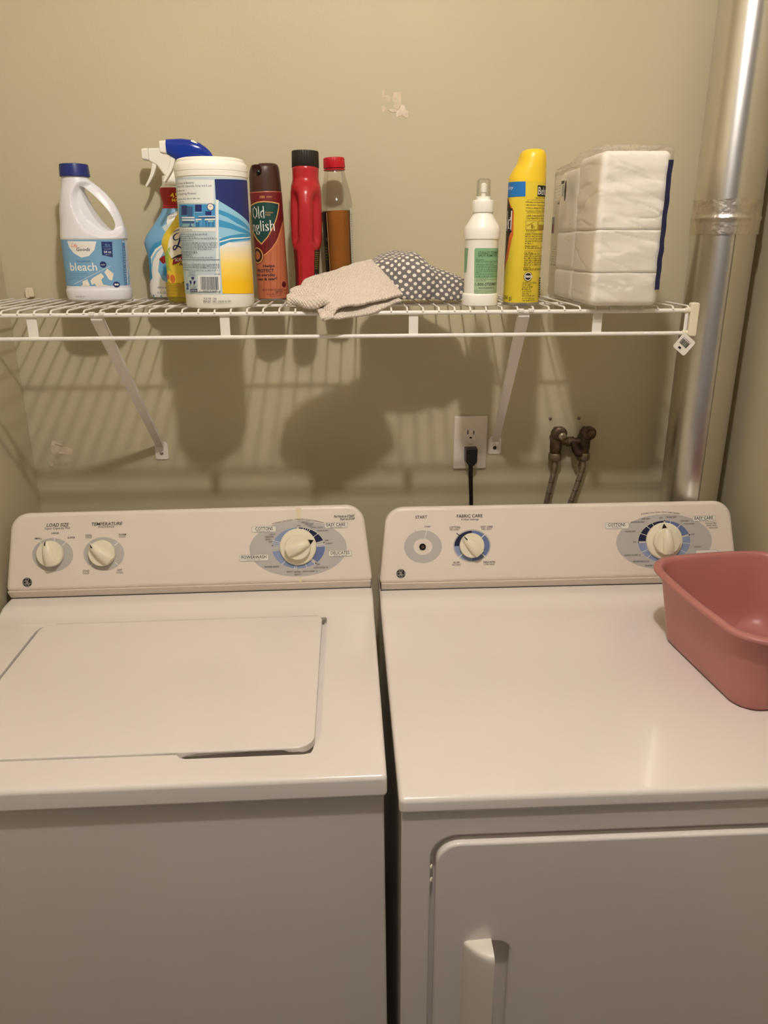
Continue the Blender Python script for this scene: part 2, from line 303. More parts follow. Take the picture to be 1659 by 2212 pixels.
LABELS={
'wipes':[
('P',[(-95,22),(95,22),(95,191),(-95,191)],'paleblue'),
('P',[(12.9,187.6),(82,189.5),(82,124.7),(75.2,128.0),(53.0,138.4),(33.1,148.7),(16.8,157.7),(12.4,160.1)],'navy'),
('P',[(12.4,160.1),(16.8,157.7),(33.1,148.7),(53.0,138.4),(75.2,128.0),(82,124.7),(82,20.4),(12.6,23.1),(12.3,84.2)],'skyblue'),
('P',[(13.9,106.3),(32.3,98.2),(79.6,101.0),(82,101.0),(82,20.4),(12.6,23.1)],'white'),
('P',[(14.8,145.8),(28.0,141.4),(47.9,133.2),(78.2,118.9),(77.4,115.5),(44.5,125.8),(27.5,134.8),(15.0,139.3)],'midblue'),
('P',[(14.4,131.4),(30.6,126.9),(51.7,119.9),(83.0,112.1),(82.1,109.3),(49.1,113.8),(29.3,119.0),(14.3,120.9)],'midblue'),
('P',[(13.7,103.6),(29.2,108.3),(50.8,111.1),(88.2,110.8),(84.4,103.8),(50.0,101.6),(28.5,98.9),(13.6,92.9)],'midblue'),
('P',[(13.5,100.3),(32.8,105.0),(86.0,107.3),(85.3,105.9),(32.6,102.9),(13.3,98.3)],'white'),
('P',[(13.1,90.2),(31.8,92.2),(77.8,93.4),(82,93.4),(82,20.4),(12.6,23.1)],'yelgrad'),
('P',[(12.7,158.8),(16.5,158.8),(6.3,23.2),(2.4,23.3)],'white2'),
('P',[(-55.9,188.2),(11.7,186.3),(9.2,153.6),(-69.0,155.4)],'white2'),
('P',[(-94.3,119.9),(12.1,118.9),(11.7,114.3),(-94.2,115.1)],'white2'),
('T', 'of Viruses & Bacteria', -38.1, 183.1, 38.3, 3.1, 'ink', '', 0),
('T', '99.9% of: RSV, Salmonella, Strep and E.coli', -25.5, 178.6, 66.2, 2.9, 'ink', '', 0),
('W',-60.5,-34.9,172.8,3.1,'ink'),('T', '5x Cleaning Power', -39.0, 168.3, 46.3, 3.0, 'ink', '', 0),
('W',-59.4,-10.5,160.9,2.7,'ink2'),('W',-60.7,-41.4,157.0,2.3,'ink2'),('P',[(-56.9,153.9),(-20.5,152.8),(-23.8,121.1),(-71.9,121.9)],'picblue'),
('P',[(-20.1,152.8),(11.2,152.6),(8.8,120.9),(-23.3,121.1)],'picblue'),
('P',[(-49.1,151.9),(-34.8,151.5),(-36.6,137.8),(-52.0,138.2)],'navy2'),
('P',[(-34.7,150.2),(-23.8,149.9),(-25.3,135.6),(-36.6,135.8)],'slate'),
('P',[(-50.4,135.8),(-22.3,135.2),(-22.5,133.2),(-50.8,133.8)],'white'),
('P',[(-51.1,132.2),(-22.7,131.6),(-22.9,129.6),(-51.5,130.2)],'white'),
('P',[(-51.7,129.5),(-22.9,129.0),(-23.2,126.0),(-52.3,126.5)],'slate'),
('P',[(-50.7,126.1),(-23.3,125.7),(-23.8,121.1),(-51.7,121.5)],'teal'),
('P',[(-31.7,126.5),(-29.9,126.4),(-29.8,123.1),(-26.9,121.1),(-36.4,121.2),(-32.6,123.2)],'slate'),
('P',[(-19.6,152.4),(-8.9,152.3),(-9.8,142.6),(-20.6,142.7)],'navy'),
('P',[(-20.1,141.8),(-8.4,141.7),(-8.5,140.9),(-20.2,141.0)],'skyblue'),
('E',3.9,148.9,5.2,5.2,'navy'),
('E',3.9,148.9,4.3,4.3,'cream'),
('P',[(3.8,148.5),(2.1,149.5),(2.2,149.9),(3.8,149.1),(5.4,150.7),(5.7,150.4)],'ink'),
('P',[(-4.0,142.9),(4.7,142.8),(4.3,137.6),(-4.5,137.6)],'navy'),
('P',[(-14.8,136.1),(9.6,136.6),(9.5,135.3),(-16.4,135.1)],'white'),
('P',[(-15.7,135.1),(9.5,135.0),(9.4,133.0),(-15.8,133.2)],'slate'),
('P',[(-20.6,132.2),(-9.9,132.4),(-11.2,130.5),(-20.8,130.3)],'white'),
('P',[(-5.3,132.4),(9.3,132.7),(9.2,130.8),(-6.5,130.3)],'white'),
('P',[(-20.0,130.2),(-16.1,130.2),(-16.4,127.6),(-20.3,127.6)],'teal'),
('P',[(-0.9,130.2),(6.4,130.2),(6.2,127.5),(-1.1,127.5)],'teal'),
('P',[(-4.6,129.5),(-3.4,129.5),(-4.1,120.9),(-5.3,120.9)],'slate'),
('P',[(-12.0,130.2),(-11.2,130.2),(-11.8,122.3),(-12.7,122.3)],'skyblue'),
('P',[(-19.1,127.6),(-18.2,127.6),(-18.8,121.0),(-19.7,121.0)],'navy2'),
('P',[(-16.4,127.6),(-15.4,127.6),(-16.0,121.0),(-17.0,121.0)],'navy2'),
('P',[(-0.4,127.5),(0.5,127.5),(-0.1,120.9),(-0.9,120.9)],'navy2'),
('P',[(5.5,127.5),(6.3,127.5),(5.8,120.9),(5.0,120.9)],'navy2'),
('W',-56.4,-28.2,117.2,2.3,'ink2'),('W',-62.2,-3.6,110.4,2.4,'ink2'),('W',-63.4,-23.2,107.4,2.4,'ink2'),('W',-64.8,10.3,104.4,2.4,'ink2'),('W',-66.3,-27.6,101.3,2.4,'ink2'),('W',-68.5,10.5,97.9,2.4,'ink2'),('W',-71.0,10.6,95.0,2.4,'ink2'),('W',-94.4,10.4,92.0,2.4,'ink2'),('W',-94.4,1.5,89.1,2.4,'ink2'),('W',-94.3,-21.6,85.6,2.4,'ink2'),('W',-94.3,-21.7,83.6,2.4,'ink2'),('W',-94.3,-31.6,81.2,2.4,'ink2'),('W',-94.3,-30.0,79.0,2.4,'ink2'),('W',-94.3,4.4,76.6,2.4,'ink2'),('P',[(-74.0,73.5),(11.5,73.9),(11.5,73.2),(-94.4,72.8)],'ink2'),
('W',-62.2,11.0,66.9,2.4,'ink2'),('W',-63.1,10.9,64.4,2.4,'ink2'),('W',-64.2,10.7,61.8,2.4,'ink'),('W',-66.0,10.4,58.0,2.4,'ink2'),('P',[(-43.7,55.1),(-27.2,55.4),(-27.2,55.0),(-43.7,54.7)],'ink2'),
('P',[(-44.5,49.9),(-27.7,50.2),(-27.8,49.7),(-44.6,49.4)],'ink2'),
('W',-42.7,-28.9,52.3,3.1,'ink2'),('P',[(-31.1,47.5),(-37.8,48.0),(-37.6,45.0),(-33.8,44.5)],'navy'),
('P',[(-43.8,42.3),(-41.3,36.8),(-38.0,38.8),(-39.0,42.0)],'navy'),
('P',[(-33.2,36.3),(-28.9,41.3),(-31.7,42.4),(-34.4,39.7)],'navy'),
('P',[(-46.3,34.0),(-27.2,34.5),(-27.3,34.1),(-46.4,33.6)],'ink2'),
('T', 'PLASTIC', -35.2, 31.5, 13.7, 2.4, 'ink', '', 0),
('P',[(-43.7,29.3),(-27.2,29.8),(-27.6,25.9),(-44.3,25.4)],'navy'),
('T', 'CANISTER', -35.5, 27.4, 14.3, 2.2, 'white', '', 0),
('P',[(-53.4,37.7),(-47.0,38.3),(-46.8,35.1),(-50.3,32.2),(-47.1,29.5),(-51.2,27.6),(-55.4,29.2),(-51.9,32.5),(-54.9,35.6)],'slate'),
('P',[(-24.0,50.5),(11.2,50.4),(9.4,26.3),(-26.5,26.2)],'white2'),
('T', '1628.005', 6.7, 52.0, 7.8, 2.1, 'ink', '', 0),
('P',[(-19.8,48.5),(-19.4,48.5),(-20.1,28.8),(-20.6,28.8)],'ink'),
('P',[(-18.8,48.5),(-18.4,48.5),(-19.1,28.8),(-19.5,28.8)],'ink'),
('P',[(-17.5,48.5),(-16.5,48.5),(-17.1,28.8),(-18.2,28.8)],'ink'),
('P',[(-15.8,48.5),(-15.4,48.5),(-16.1,28.8),(-16.5,28.8)],'ink'),
('P',[(-15.0,48.5),(-14.6,48.5),(-15.3,28.8),(-15.7,28.8)],'ink'),
('P',[(-14.2,48.5),(-13.2,48.5),(-13.8,28.9),(-14.8,28.8)],'ink'),
('P',[(-12.4,48.5),(-11.7,48.5),(-12.3,28.9),(-13.0,28.9)],'ink'),
('P',[(-11.3,48.5),(-10.9,48.5),(-11.5,28.9),(-11.9,28.9)],'ink'),
('P',[(-10.0,48.5),(-9.4,48.5),(-10.0,28.9),(-10.7,28.9)],'ink'),
('P',[(-8.8,48.5),(-8.4,48.5),(-9.0,28.9),(-9.4,28.9)],'ink'),
('P',[(-8.0,48.5),(-7.3,48.5),(-7.9,28.9),(-8.6,28.9)],'ink'),
('P',[(-6.9,48.5),(-6.6,48.5),(-7.1,28.9),(-7.5,28.9)],'ink'),
('P',[(-5.8,48.5),(-5.1,48.5),(-5.7,28.9),(-6.3,28.9)],'ink'),
('P',[(-4.5,48.5),(-4.2,48.5),(-4.7,28.9),(-5.1,28.9)],'ink'),
('P',[(-3.8,48.5),(-3.1,48.5),(-3.7,28.9),(-4.3,28.9)],'ink'),
('P',[(-2.5,48.5),(-1.9,48.5),(-2.4,28.9),(-3.1,28.9)],'ink'),
('P',[(-1.5,48.5),(-0.9,48.5),(-1.4,28.9),(-2.0,28.9)],'ink'),
('P',[(-0.1,48.5),(0.8,48.5),(0.3,28.9),(-0.6,28.9)],'ink'),
('P',[(1.6,48.5),(2.0,48.5),(1.5,28.9),(1.1,28.9)],'ink'),
('P',[(2.4,48.5),(2.7,48.5),(2.2,28.8),(1.9,28.8)],'ink'),
('P',[(3.3,48.5),(3.9,48.5),(3.4,28.8),(2.8,28.8)],'ink'),
('P',[(4.3,48.4),(4.9,48.4),(4.5,28.8),(3.8,28.8)],'ink'),
('P',[(5.3,48.4),(6.0,48.4),(5.5,28.8),(4.8,28.8)],'ink'),
('P',[(6.7,48.4),(7.4,48.4),(6.9,28.8),(6.3,28.8)],'ink'),
('T', '3   44600 01628   3', -6.8, 27.4, 31.8, 2.1, 'ink', '', 0),
('T', 'TU21149  1746', -7.1, 15.6, 20.1, 3.5, 'ink', '', 0),
('T', 'EPA EST. NO. 63650-42-001', 3.3, 11.3, 41.8, 3.1, 'ink', '', 0),
],
'oe':[
('P',[(-60,4),(60,4),(60,181),(-60,181)],'copper'),
('P',[(-52,179.8),(52,179.8),(52,150.9),(49,139.6),(34.6,130.6),(25.3,116.0),(16.5,100.7),(5.4,88.1),(-5.1,79.3),(-20.2,72.3),(-52,68.9)],'goldline'),
('P',[(-52,179.8),(52,179.8),(52,150.9),(46,139.6),(32.3,130.6),(24.0,116.7),(15.5,101.4),(4.7,88.8),(-5.8,80.4),(-21.3,73.4),(-52,70.5)],'maroon'),
('P',[(-6.5,101.5),(-4.8,101.5),(-6.5,82.4),(-8.2,82.4)],'maroon2'),
('P',[(0.4,105.3),(2.0,105.3),(0.6,87.7),(-1.1,87.7)],'maroon2'),
('P',[(9.1,112.9),(10.3,112.9),(9.1,97.6),(7.8,97.6)],'maroon2'),
('P',[(4.8,110.6),(6.0,110.6),(4.7,93.8),(3.5,93.8)],'maroon2'),
('P',[(15.7,120.5),(16.6,120.5),(15.3,105.3),(14.4,105.3)],'maroon2'),
('P',[(-10.2,70.8),(-8.4,70.8),(-14.4,7.8),(-16.5,7.7)],'copper2'),
('P',[(1.7,82.3),(4.1,82.3),(-1.9,7.9),(-4.4,7.9)],'copper2'),
('P',[(14.3,93.8),(16.1,93.8),(10.0,22.1),(8.3,22.1)],'copper2'),
('P',[(22.1,105.3),(24.3,105.3),(15.0,7.6),(13.2,7.6)],'copper2'),
('P',[(-52,156.9),(-12.3,165.3),(-2.2,165.9),(11.8,164.7),(27.2,162.0),(25.4,153.2),(18.8,137.2),(11.2,122.9),(0.4,106.9),(-11.8,95.4),(-20.6,102.6),(-30.9,112.5),(-46,124.8)],'goldline'),
('P',[(-52,154.7),(-12.1,163.5),(-2.4,164.1),(11.6,162.9),(24.5,160.4),(23.0,153.2),(16.9,137.7),(9.7,123.8),(-0.7,108.1),(-11.8,97.9),(-19.7,104.6),(-27.6,114.0),(-46,127.1)],'green'),
('T', 'Old', -15.4, 148.3, 25.0, 20.1, 'white', 'n', 0),
('T', 'English', -13.8, 126.5, 54, 18.1, 'white', 'n', 0),
('T', 'Furniture', 6.0, 147.5, 12.9, 3.1, 'goldline', '', 0),
('T', 'Polish', 3.4, 143.7, 8.3, 3.1, 'goldline', '', 0),
('T', '100', -3.9, 172.4, 8.1, 4.0, 'goldline', 'b', 0),
('T', 'YEARS', 7.6, 172.3, 9.6, 2.6, 'goldline', '', 0),
('E',-24.1,77.7,14.6,14.6,'maroon2'),
('E',-24.1,77.7,13.5,13.5,'goldline'),
('E',-24.1,77.7,11.7,11.7,'brown'),
('E',-24.1,77.7,6.9,6.9,'goldline'),
('E',-24.1,77.7,6.2,6.2,'copper2'),
('E',-24.4,76.1,2.3,3.5,'gold2'),
('P',[(-26.5,77.7),(-23.5,82.0),(-21.8,77.7)],'gold2'),
('T', 'Helps', -2.2, 60.0, 20.3, 4.7, 'ink', 'b', 0),
('T', 'PROTECT', -10.2, 52.0, 33.0, 5.5, 'ink', 'b', 0),
('T', 'from everyday', -12.4, 45.0, 41.2, 4.8, 'ink', 'b', 0),
('T', 'wear & tear*', -9.2, 38.0, 40.6, 4.8, 'ink', 'b', 0),
('T', 'KEEP OUT OF REACH OF CHILDREN', 0.9, 19.2, 39.0, 2.5, 'ink', '', 0),
('T', 'CAUTION', 12.7, 15.4, 13.7, 3.6, 'ink', 'b', 0),
('W',-10.2,19.2,12.0,2.5,'ink'),('W',-4.3,19.4,8.7,2.3,'ink'),('E',24.0,27.2,5.0,5.0,'maroon2'),
('W',22.9,30.9,16.8,3.1,'maroon2'),('W',22.4,30.2,12.1,3.1,'maroon2'),],
'behold':[
('P',[(-70,186.1),(-8.6,185.0),(-7.8,163.8),(-70,163.5)],'blue'),
('T', 'Quality', -43.6, 177.3, 30, 4.7, 'white', 'i', 0),
('P',[(-60,164.1),(-43.2,162.7),(-35.7,154.2),(-28.6,146.9),(-25.5,143.1),(-24.5,108.3),(-27.7,99.4),(-34.7,71.4),(-45.9,55.5),(-60,42.6)],'orange'),
('P',[(-60,164.1),(-44.7,162.8),(-36.3,153.6),(-31.2,145.3),(-29.2,113.2),(-33.8,105.0),(-37.6,85.5),(-44.3,64.2),(-60,49.8)],'brown'),
('P',[(-60,148.4),(-28.6,147.2),(-28.1,111.8),(-60,110.7)],'black'),
('T', 'Behold', -60.3, 129.6, 62, 30.0, 'white', 'n', 0),
('P',[(10.9,179.8),(70,179.4),(70,163.5),(11.3,164.0)],'black'),
('T', 'Behold', 27.4, 172.0, 30, 11.2, 'white', 'n', 0),
('W',8.5,36.5,161.6,2.3,'ink3'),('P',[(-5.1,159.2),(66,159.5),(66,159.0),(-5.0,158.6)],'ochre'),
('T', 'Protects from Water Spots', 18.1, 155.8, 46, 2.5, 'ink3', '', 0),
('E',-6.3,155.8,0.6,0.6,'ink3'),
('T', 'Brilliant Shine Enhancer', 18.4, 151.6, 46, 2.5, 'ink3', '', 0),
('E',-6.0,151.6,0.6,0.6,'ink3'),
('T', 'Cleans Away Dust, Fingerprints', 18.6, 147.3, 46, 2.6, 'ink3', '', 0),
('E',-5.8,147.3,0.6,0.6,'ink3'),
('T', 'Leaves a Fresh, Clean Scent', 18.9, 143.1, 46, 2.6, 'ink3', '', 0),
('E',-5.6,143.1,0.6,0.6,'ink3'),
('P',[(-4.7,140.5),(66,140.8),(66,140.2),(-4.7,139.9)],'ochre'),
('T', 'USES THROUGHOUT HOME', 17.2, 135.9, 44, 2.7, 'ink3', '', 0),
('T', 'Use Behold to dust, clean', 17.4, 132.4, 44, 2.6, 'ink3', '', 0),
('P',[(-5.4,128.9),(13.9,128.9),(15.0,115.0),(-4.6,115.0)],'ochre2'),
('P',[(-4.6,128.1),(13.0,128.1),(14.0,115.7),(-3.9,115.7)],'yelpic'),
('P',[(-3.5,121.8),(5.0,126.5),(9.8,127.2),(-2.7,119.7)],'ochre'),
('P',[(2.9,123.1),(6.8,123.1),(7.2,117.0),(3.3,117.0)],'ochre2'),
('P',[(7.7,121.1),(9.4,121.1),(9.7,117.0),(8.0,117.0)],'ochre'),
('P',[(15.5,128.9),(66,129.1),(66,115.1),(16.7,115.0)],'ochre2'),
('P',[(16.6,128.0),(64,128.2),(64,122.9),(17.1,122.8)],'yelpic'),
('W',-3.5,12.1,113.1,1.9,'ink3'),('T', 'DIRECTIONS: SHAKE CAN', 16.1, 109.1, 42, 2.9, 'ink3', '', 0),
('W',-5.2,36.8,105.6,2.6,'ink3'),('W',-5.0,37.0,102.2,2.6,'ink3'),('W',-4.8,37.2,98.7,2.6,'ink3'),('W',-4.6,7.4,95.4,2.6,'ink3'),('W',-4.2,37.8,88.3,2.6,'ink3'),('T', 'Helpful Suggestion:', 6.2, 91.7, 22.1, 2.8, 'ink3', 'i', 0),
('P',[(-4.9,84.7),(62,84.5),(62,83.9),(-4.9,84.1)],'ochre'),
('T', 'CAUTION', 2.1, 80.0, 14.5, 3.8, 'ink3', 'b', 0),
('W',11.5,24.3,79.5,2.8,'ink3'),('W',-5.0,37.0,76.2,2.8,'ink3'),('W',-4.8,37.2,72.9,2.8,'ink3'),('W',-4.6,37.4,69.6,2.8,'ink3'),('W',-4.4,37.6,66.4,2.8,'ink3'),('W',-4.2,37.8,63.1,2.8,'ink3'),('W',-4.8,6.5,59.8,2.8,'ink3'),('T', 'KEEP OUT OF REACH OF', 16.1, 56.3, 42, 3.1, 'ink3', 'b', 0),
('E',3.0,45.5,7.4,7.4,'ochre2'),
('E',3.0,45.5,6.2,6.2,'cream'),
('E',3.0,45.5,5.2,5.2,'black'),
('P',[(-3.3,47.1),(9.9,47.0),(10.1,43.7),(-3.1,43.9)],'cream'),
('T', 'NO CFCs', 3.3, 45.5, 12.5, 2.2, 'black', 'b', 0),
('T', 'Questions about Behold?', 7.3, 36.1, 25.2, 2.8, 'ink3', '', 0),
('W',-5.4,10.1,32.7,2.6,'ink3'),('W',-5.2,13.0,29.4,2.6,'ink3'),('W',-5.1,8.8,26.0,2.6,'ink3'),('W',-4.9,10.8,22.7,2.6,'ink3'),('W',-4.7,8.4,19.3,2.6,'ink3'),('W',-4.5,18.3,15.9,2.6,'ink3'),('W',-4.3,17.6,11.8,2.6,'ink3'),('W',-4.1,16.8,8.6,2.6,'ink3'),('T', '12.5 OZ (354 g)', -45.6, 12.7, 48, 6.2, 'ink3', 'n', 0),
('P',[(26.2,43.0),(60,42.6),(60,40.7),(26.4,41.1)],'ink3'),
('P',[(26.5,39.4),(60,39.0),(60,37.1),(26.8,37.5)],'ink3'),
('P',[(26.9,35.8),(60,35.3),(60,33.5),(27.2,33.9)],'ink3'),
('P',[(27.3,32.2),(60,31.7),(60,29.8),(27.6,30.3)],'ink3'),
('P',[(27.7,28.6),(60,28.1),(60,26.2),(28.0,26.7)],'ink3'),
('P',[(28.1,25.0),(60,24.5),(60,22.6),(28.5,23.1)],'ink3'),
('P',[(28.6,21.4),(60,20.8),(60,19.0),(28.9,19.5)],'ink3'),
('P',[(29.0,17.7),(60,17.2),(60,15.3),(29.4,15.8)],'ink3'),
('P',[(29.5,14.1),(60,13.6),(60,11.7),(29.9,12.1)],'ink3'),
],
'stan':[
('P',[(-15.7,85.8),(-14.2,88.6),(62,88.3),(62,16.3),(-13.9,17.7)],'sage'),
('P',[(-14.5,44.0),(62,43.0),(62,16.3),(-13.9,17.7)],'sage2'),
('P',[(-62,88.9),(-28.2,88.6),(-31.0,52.1),(-62,51.8)],'sage'),
('T', 'STANLEY STEEMER', 10.0, 81.7, 38, 3.8, 'ink3', 'b', 0),
('T', 'SPOT REMOVER', 8.7, 77.5, 36, 3.5, 'ink3', 'b', 0),
('T', 'Directions:', -6.0, 71.4, 12.8, 2.5, 'ink3', '', 0),
('T', 'Shake well before using. Test fabric', 8.5, 68.5, 42, 2.5, 'ink3', '', 0),
('W',-11.8,19.0,64.3,2.0,'ink3'),('W',-11.7,32.0,61.6,2.0,'ink3'),('W',-11.6,32.7,59.2,2.0,'ink3'),('W',-11.4,33.9,56.0,2.0,'ink3'),('W',-11.4,35.4,53.5,2.0,'ink3'),('W',-11.3,-6.1,51.7,2.0,'ink3'),('W',-11.2,16.7,49.5,2.0,'ink3'),('W',-11.1,45.9,46.1,2.0,'ink3'),('W',-11.0,7.8,43.7,2.0,'ink3'),('W',-10.9,45.9,41.3,2.0,'ink3'),('W',-10.8,4.0,39.3,2.0,'ink3'),('T', '1-800-STEEMER', 7.8, 34.1, 40.7, 4.6, 'ink3', 'b', 0),
('T', 'www.stanleysteemer.com', 8.0, 28.8, 29.3, 2.9, 'ink3', 'b', 0),
('W',-14.1,29.5,24.6,1.7,'ink4'),('W',-14.1,29.9,22.7,1.7,'ink4'),('W',-14.0,30.3,20.5,1.7,'ink4'),],
'bleach':[
('P',[(-56.3,27),(56.3,27),(56.3,104.4),(-56.3,104.4)],'bleachblue'),
('P',[(-36.3,103.3),(-33.8,92.1),(-26.2,82.1),(-13.3,74.8),(0.1,77.5),(10.7,87.4),(16.0,102.7)],'white'),
('T', 'Life', -23.6, 95.2, 11.0, 6.9, 'redor', 'i', -0.15),
('T', 'Goods', -8.7, 88.6, 24.2, 5.7, 'ink', 'bi', 0),
('W',-13.2,-1.8,93.6,1.2,'redor'),('P',[(23.6,101.1),(40.5,101.0),(38.8,74.8),(22.5,78.9)],'navy2'),
('T', '43 oz', 32.7, 96.0, 7.8, 3.0, 'skyblue', '', 0),
('W',26.3,37.6,92.6,1.4,'skyblue'),('T', '64 oz', 31.8, 84.2, 11.3, 4.2, 'white', 'b', 0),
('W',28.0,37.2,88.8,1.5,'white'),('W',27.7,35.5,79.6,1.5,'white'),('T', 'bleach', -12.8, 59.7, 48.5, 13.3, 'white', 'b', 0),
('T', 'Concentrated', -11.5, 69.0, 24.3, 3.5, 'navy2', '', 0),
('E',22.2,63.0,5.4,5.4,'navy'),
('T', 'regular', 22.1, 63.1, 8.1, 2.3, 'white', '', 0),
('W',-41.4,-5.0,48.3,1.5,'navy2'),('W',-41.9,-5.3,45.7,1.5,'navy2'),('W',-42.7,-12.7,41.5,1.5,'navy2'),('W',-43.2,-13.1,38.5,1.5,'navy2'),('P',[(-32.9,30.5),(34.2,60.6),(34.2,60.0),(-33.0,29.8)],'white'),
('P',[(22.9,50.2),(28.0,56.3),(37.1,47.5),(33.7,35.8),(28.9,37.5)],'cream'),
('P',[(-2.9,36.3),(2.6,41.0),(17.5,48.7),(21.3,42.4),(16.2,37.7),(18.3,29.4),(28.7,27.0),(27.3,27.0),(6.4,27.0),(3.7,31.2),(-1.0,28.9)],'cream'),
('P',[(-17.3,34.8),(-7.9,38.3),(-4.5,27.0),(-20.6,27.0),(-16.8,29.7)],'cream'),
('W',-42.0,-21.8,27.7,2.3,'skyblue'),('E',39.6,28.9,5.1,5.1,'navy'),
('E',38.2,28.9,1.7,1.7,'white'),
('E',41.3,28.8,1.7,1.7,'white'),
('P',[(53.5,99.5),(56.4,99.5),(54.1,27.0),(50.7,27.0)],'bleachdk'),
('W',54.3,56.4,92.5,1.7,'redor'),('W',54.1,56.4,88.3,1.7,'cream'),('W',53.9,56.4,84.2,1.7,'cream'),('W',53.8,56.4,80.1,1.7,'cream'),('W',53.6,56.4,75.9,1.7,'cream'),('W',53.4,56.3,71.8,1.7,'cream'),('W',53.3,56.1,67.6,1.7,'cream'),('W',53.1,56.0,63.5,1.7,'cream'),('W',52.9,55.9,59.3,1.7,'redor'),('W',52.7,55.7,55.1,1.7,'cream'),('W',52.6,55.6,50.9,1.7,'cream'),('W',52.4,55.4,46.7,1.7,'cream'),('W',52.2,55.2,42.5,1.7,'cream'),('W',52.0,55.1,38.3,1.7,'cream'),('W',51.8,54.9,34.1,1.7,'cream'),('W',-33.0,-14.9,9.0,2.0,'ink2'),],
'spra':[
('P',[(-2.2,135.2),(18.0,153.0),(15.8,128.2),(-12.3,118.1),(-17.4,125.9)],'paleblue'),
('P',[(-9.0,133.7),(-6.3,144.5),(5.7,149.9),(17.5,156.8),(17.0,141.4),(1.1,136.0),(-6.1,129.0)],'white'),
('T', 'POWERFUL', 3.5, 148.0, 17.1, 3.9, 'ink', 'bi', 0.3),
('T', 'CLEANING', 4.0, 143.3, 18.2, 3.9, 'ink', 'bi', 0.3),
('T', '45%', 13.4, 178.9, 26, 8.4, 'yel', 'b', 0),
('T', 'MORE', 14.8, 170.9, 24, 5.3, 'yel', 'b', 0),
('P',[(-44.6,86.6),(-34.7,97.0),(-18.8,104.0),(-8.8,102.4),(-19.8,94.5),(-31.8,82.6),(-41.1,66.6),(-46.6,46.2),(-40.6,30.0),(-27.7,20.4),(-29.3,4.7),(-55.4,3.5),(-52.3,37.9)],'midblue'),
('P',[(-44.1,74.6),(-33.0,88.2),(-19.7,96.1),(-15.5,86.6),(-26.8,70.7),(-31.7,50.5),(-24.4,34.3),(-9.5,26.2),(-2.9,4.8),(-55.4,3.5),(-54.0,27.9),(-44.6,38.1)],'white'),
('P',[(-42.6,70.6),(-31.6,84.2),(-20.1,92.2),(-19.4,90.6),(-30.0,81.8),(-40.1,66.6),(-44.6,46.3),(-46.1,50.3)],'skyblue'),
('P',[(-27.7,70.7),(-20.0,76.2),(-9.4,78.6),(-10.6,66.6),(-21.4,62.6)],'darkred'),
('P',[(-21.8,58.6),(-17.9,62.6),(-14.3,46.5),(-6.6,38.4),(-13.6,36.8),(-21.7,43.2)],'midblue'),
('T', 'WITH BLEACH', -19.9, 21.1, 32, 3.0, 'ink2', '', 0),
('T', '32 FL OZ (946 mL)', -19.9, 12.0, 34, 3.6, 'ink2', '', 0),
],
'sprb':[
('P',[(-45.0,86.4),(-38.2,107.8),(-26.0,120.8),(-9.1,130.8),(14.3,138.0),(8.9,72.1),(-37.7,72.2)],'cream'),
('P',[(-52.9,72.1),(-50.5,81.1),(-42.9,89.3),(-38.1,92.3),(-42.2,79.7),(-46.1,60.9),(-40.7,51.9),(-45.4,51.1),(-52.2,60.8)],'lime'),
('P',[(-30.9,114.1),(-27.5,116.8),(-28.4,117.6),(-31.4,114.5)],'navy'),
('P',[(-27.8,116.6),(-22.7,118.4),(-23.1,119.6),(-28.2,117.7)],'navy'),
('P',[(-22.9,118.3),(-16.4,119.1),(-16.5,120.2),(-22.9,119.6)],'navy'),
('P',[(-16.6,119.2),(-10.3,118.2),(-10.2,118.8),(-16.3,120.2)],'navy'),
('P',[(-18.8,117.2),(-20.0,110.6),(-17.0,110.5),(-16.2,117.0)],'navy'),
('P',[(-20.0,110.8),(-22.0,103.5),(-18.8,103.0),(-17.0,110.4)],'navy'),
('P',[(-21.9,103.7),(-25.5,95.6),(-22.6,94.8),(-18.9,102.8)],'navy'),
('P',[(-25.3,95.9),(-29.4,89.9),(-27.2,88.7),(-22.7,94.5)],'navy'),
('P',[(-29.0,90.3),(-32.5,88.0),(-31.2,86.2),(-27.6,88.4)],'navy'),
('P',[(-30.8,87.8),(-32.5,89.9),(-34.4,88.8),(-32.9,86.4)],'navy'),
('P',[(-32.4,89.2),(-31.6,92.5),(-33.5,92.8),(-34.6,89.5)],'navy'),
('P',[(-32.1,91.9),(-28.6,93.7),(-29.5,95.2),(-33.0,93.4)],'navy'),
('P',[(-29.3,93.6),(-24.9,92.8),(-24.3,94.7),(-28.8,95.3)],'navy'),
('P',[(-25.2,92.9),(-20.8,89.8),(-19.2,91.7),(-23.9,94.5)],'navy'),
('P',[(-20.4,89.7),(-14.9,88.3),(-14.1,90.3),(-19.6,91.8)],'navy'),
('P',[(-14.1,88.3),(-7.7,91.7),(-8.2,92.7),(-14.9,90.2)],'navy'),
('P',[(-21.9,114.6),(-27.0,113.5),(-26.6,112.1),(-21.7,113.8)],'navy'),
('P',[(-27.3,113.3),(-31.1,110.6),(-29.7,109.2),(-26.2,112.3)],'navy'),
('P',[(-31.4,110.1),(-32.9,106.5),(-30.6,106.0),(-29.3,109.7)],'navy'),
('P',[(-32.8,105.7),(-30.7,102.8),(-28.8,103.8),(-30.7,106.8)],'navy'),
('P',[(-29.9,102.4),(-25.7,102.6),(-25.6,103.9),(-29.7,104.3)],'navy'),
('P',[(-25.3,102.7),(-20.7,105.5),(-21.2,106.2),(-26.0,103.8)],'navy'),
('T', 'ysol', 7.2, 101.8, 38, 14.7, 'navy', 'bi', 0),
('P',[(-40.3,72.2),(-26.8,78.9),(-9.5,83.3),(9.9,84.7),(9.6,81.0),(-9.9,79.6),(-26.4,75.2)],'black'),
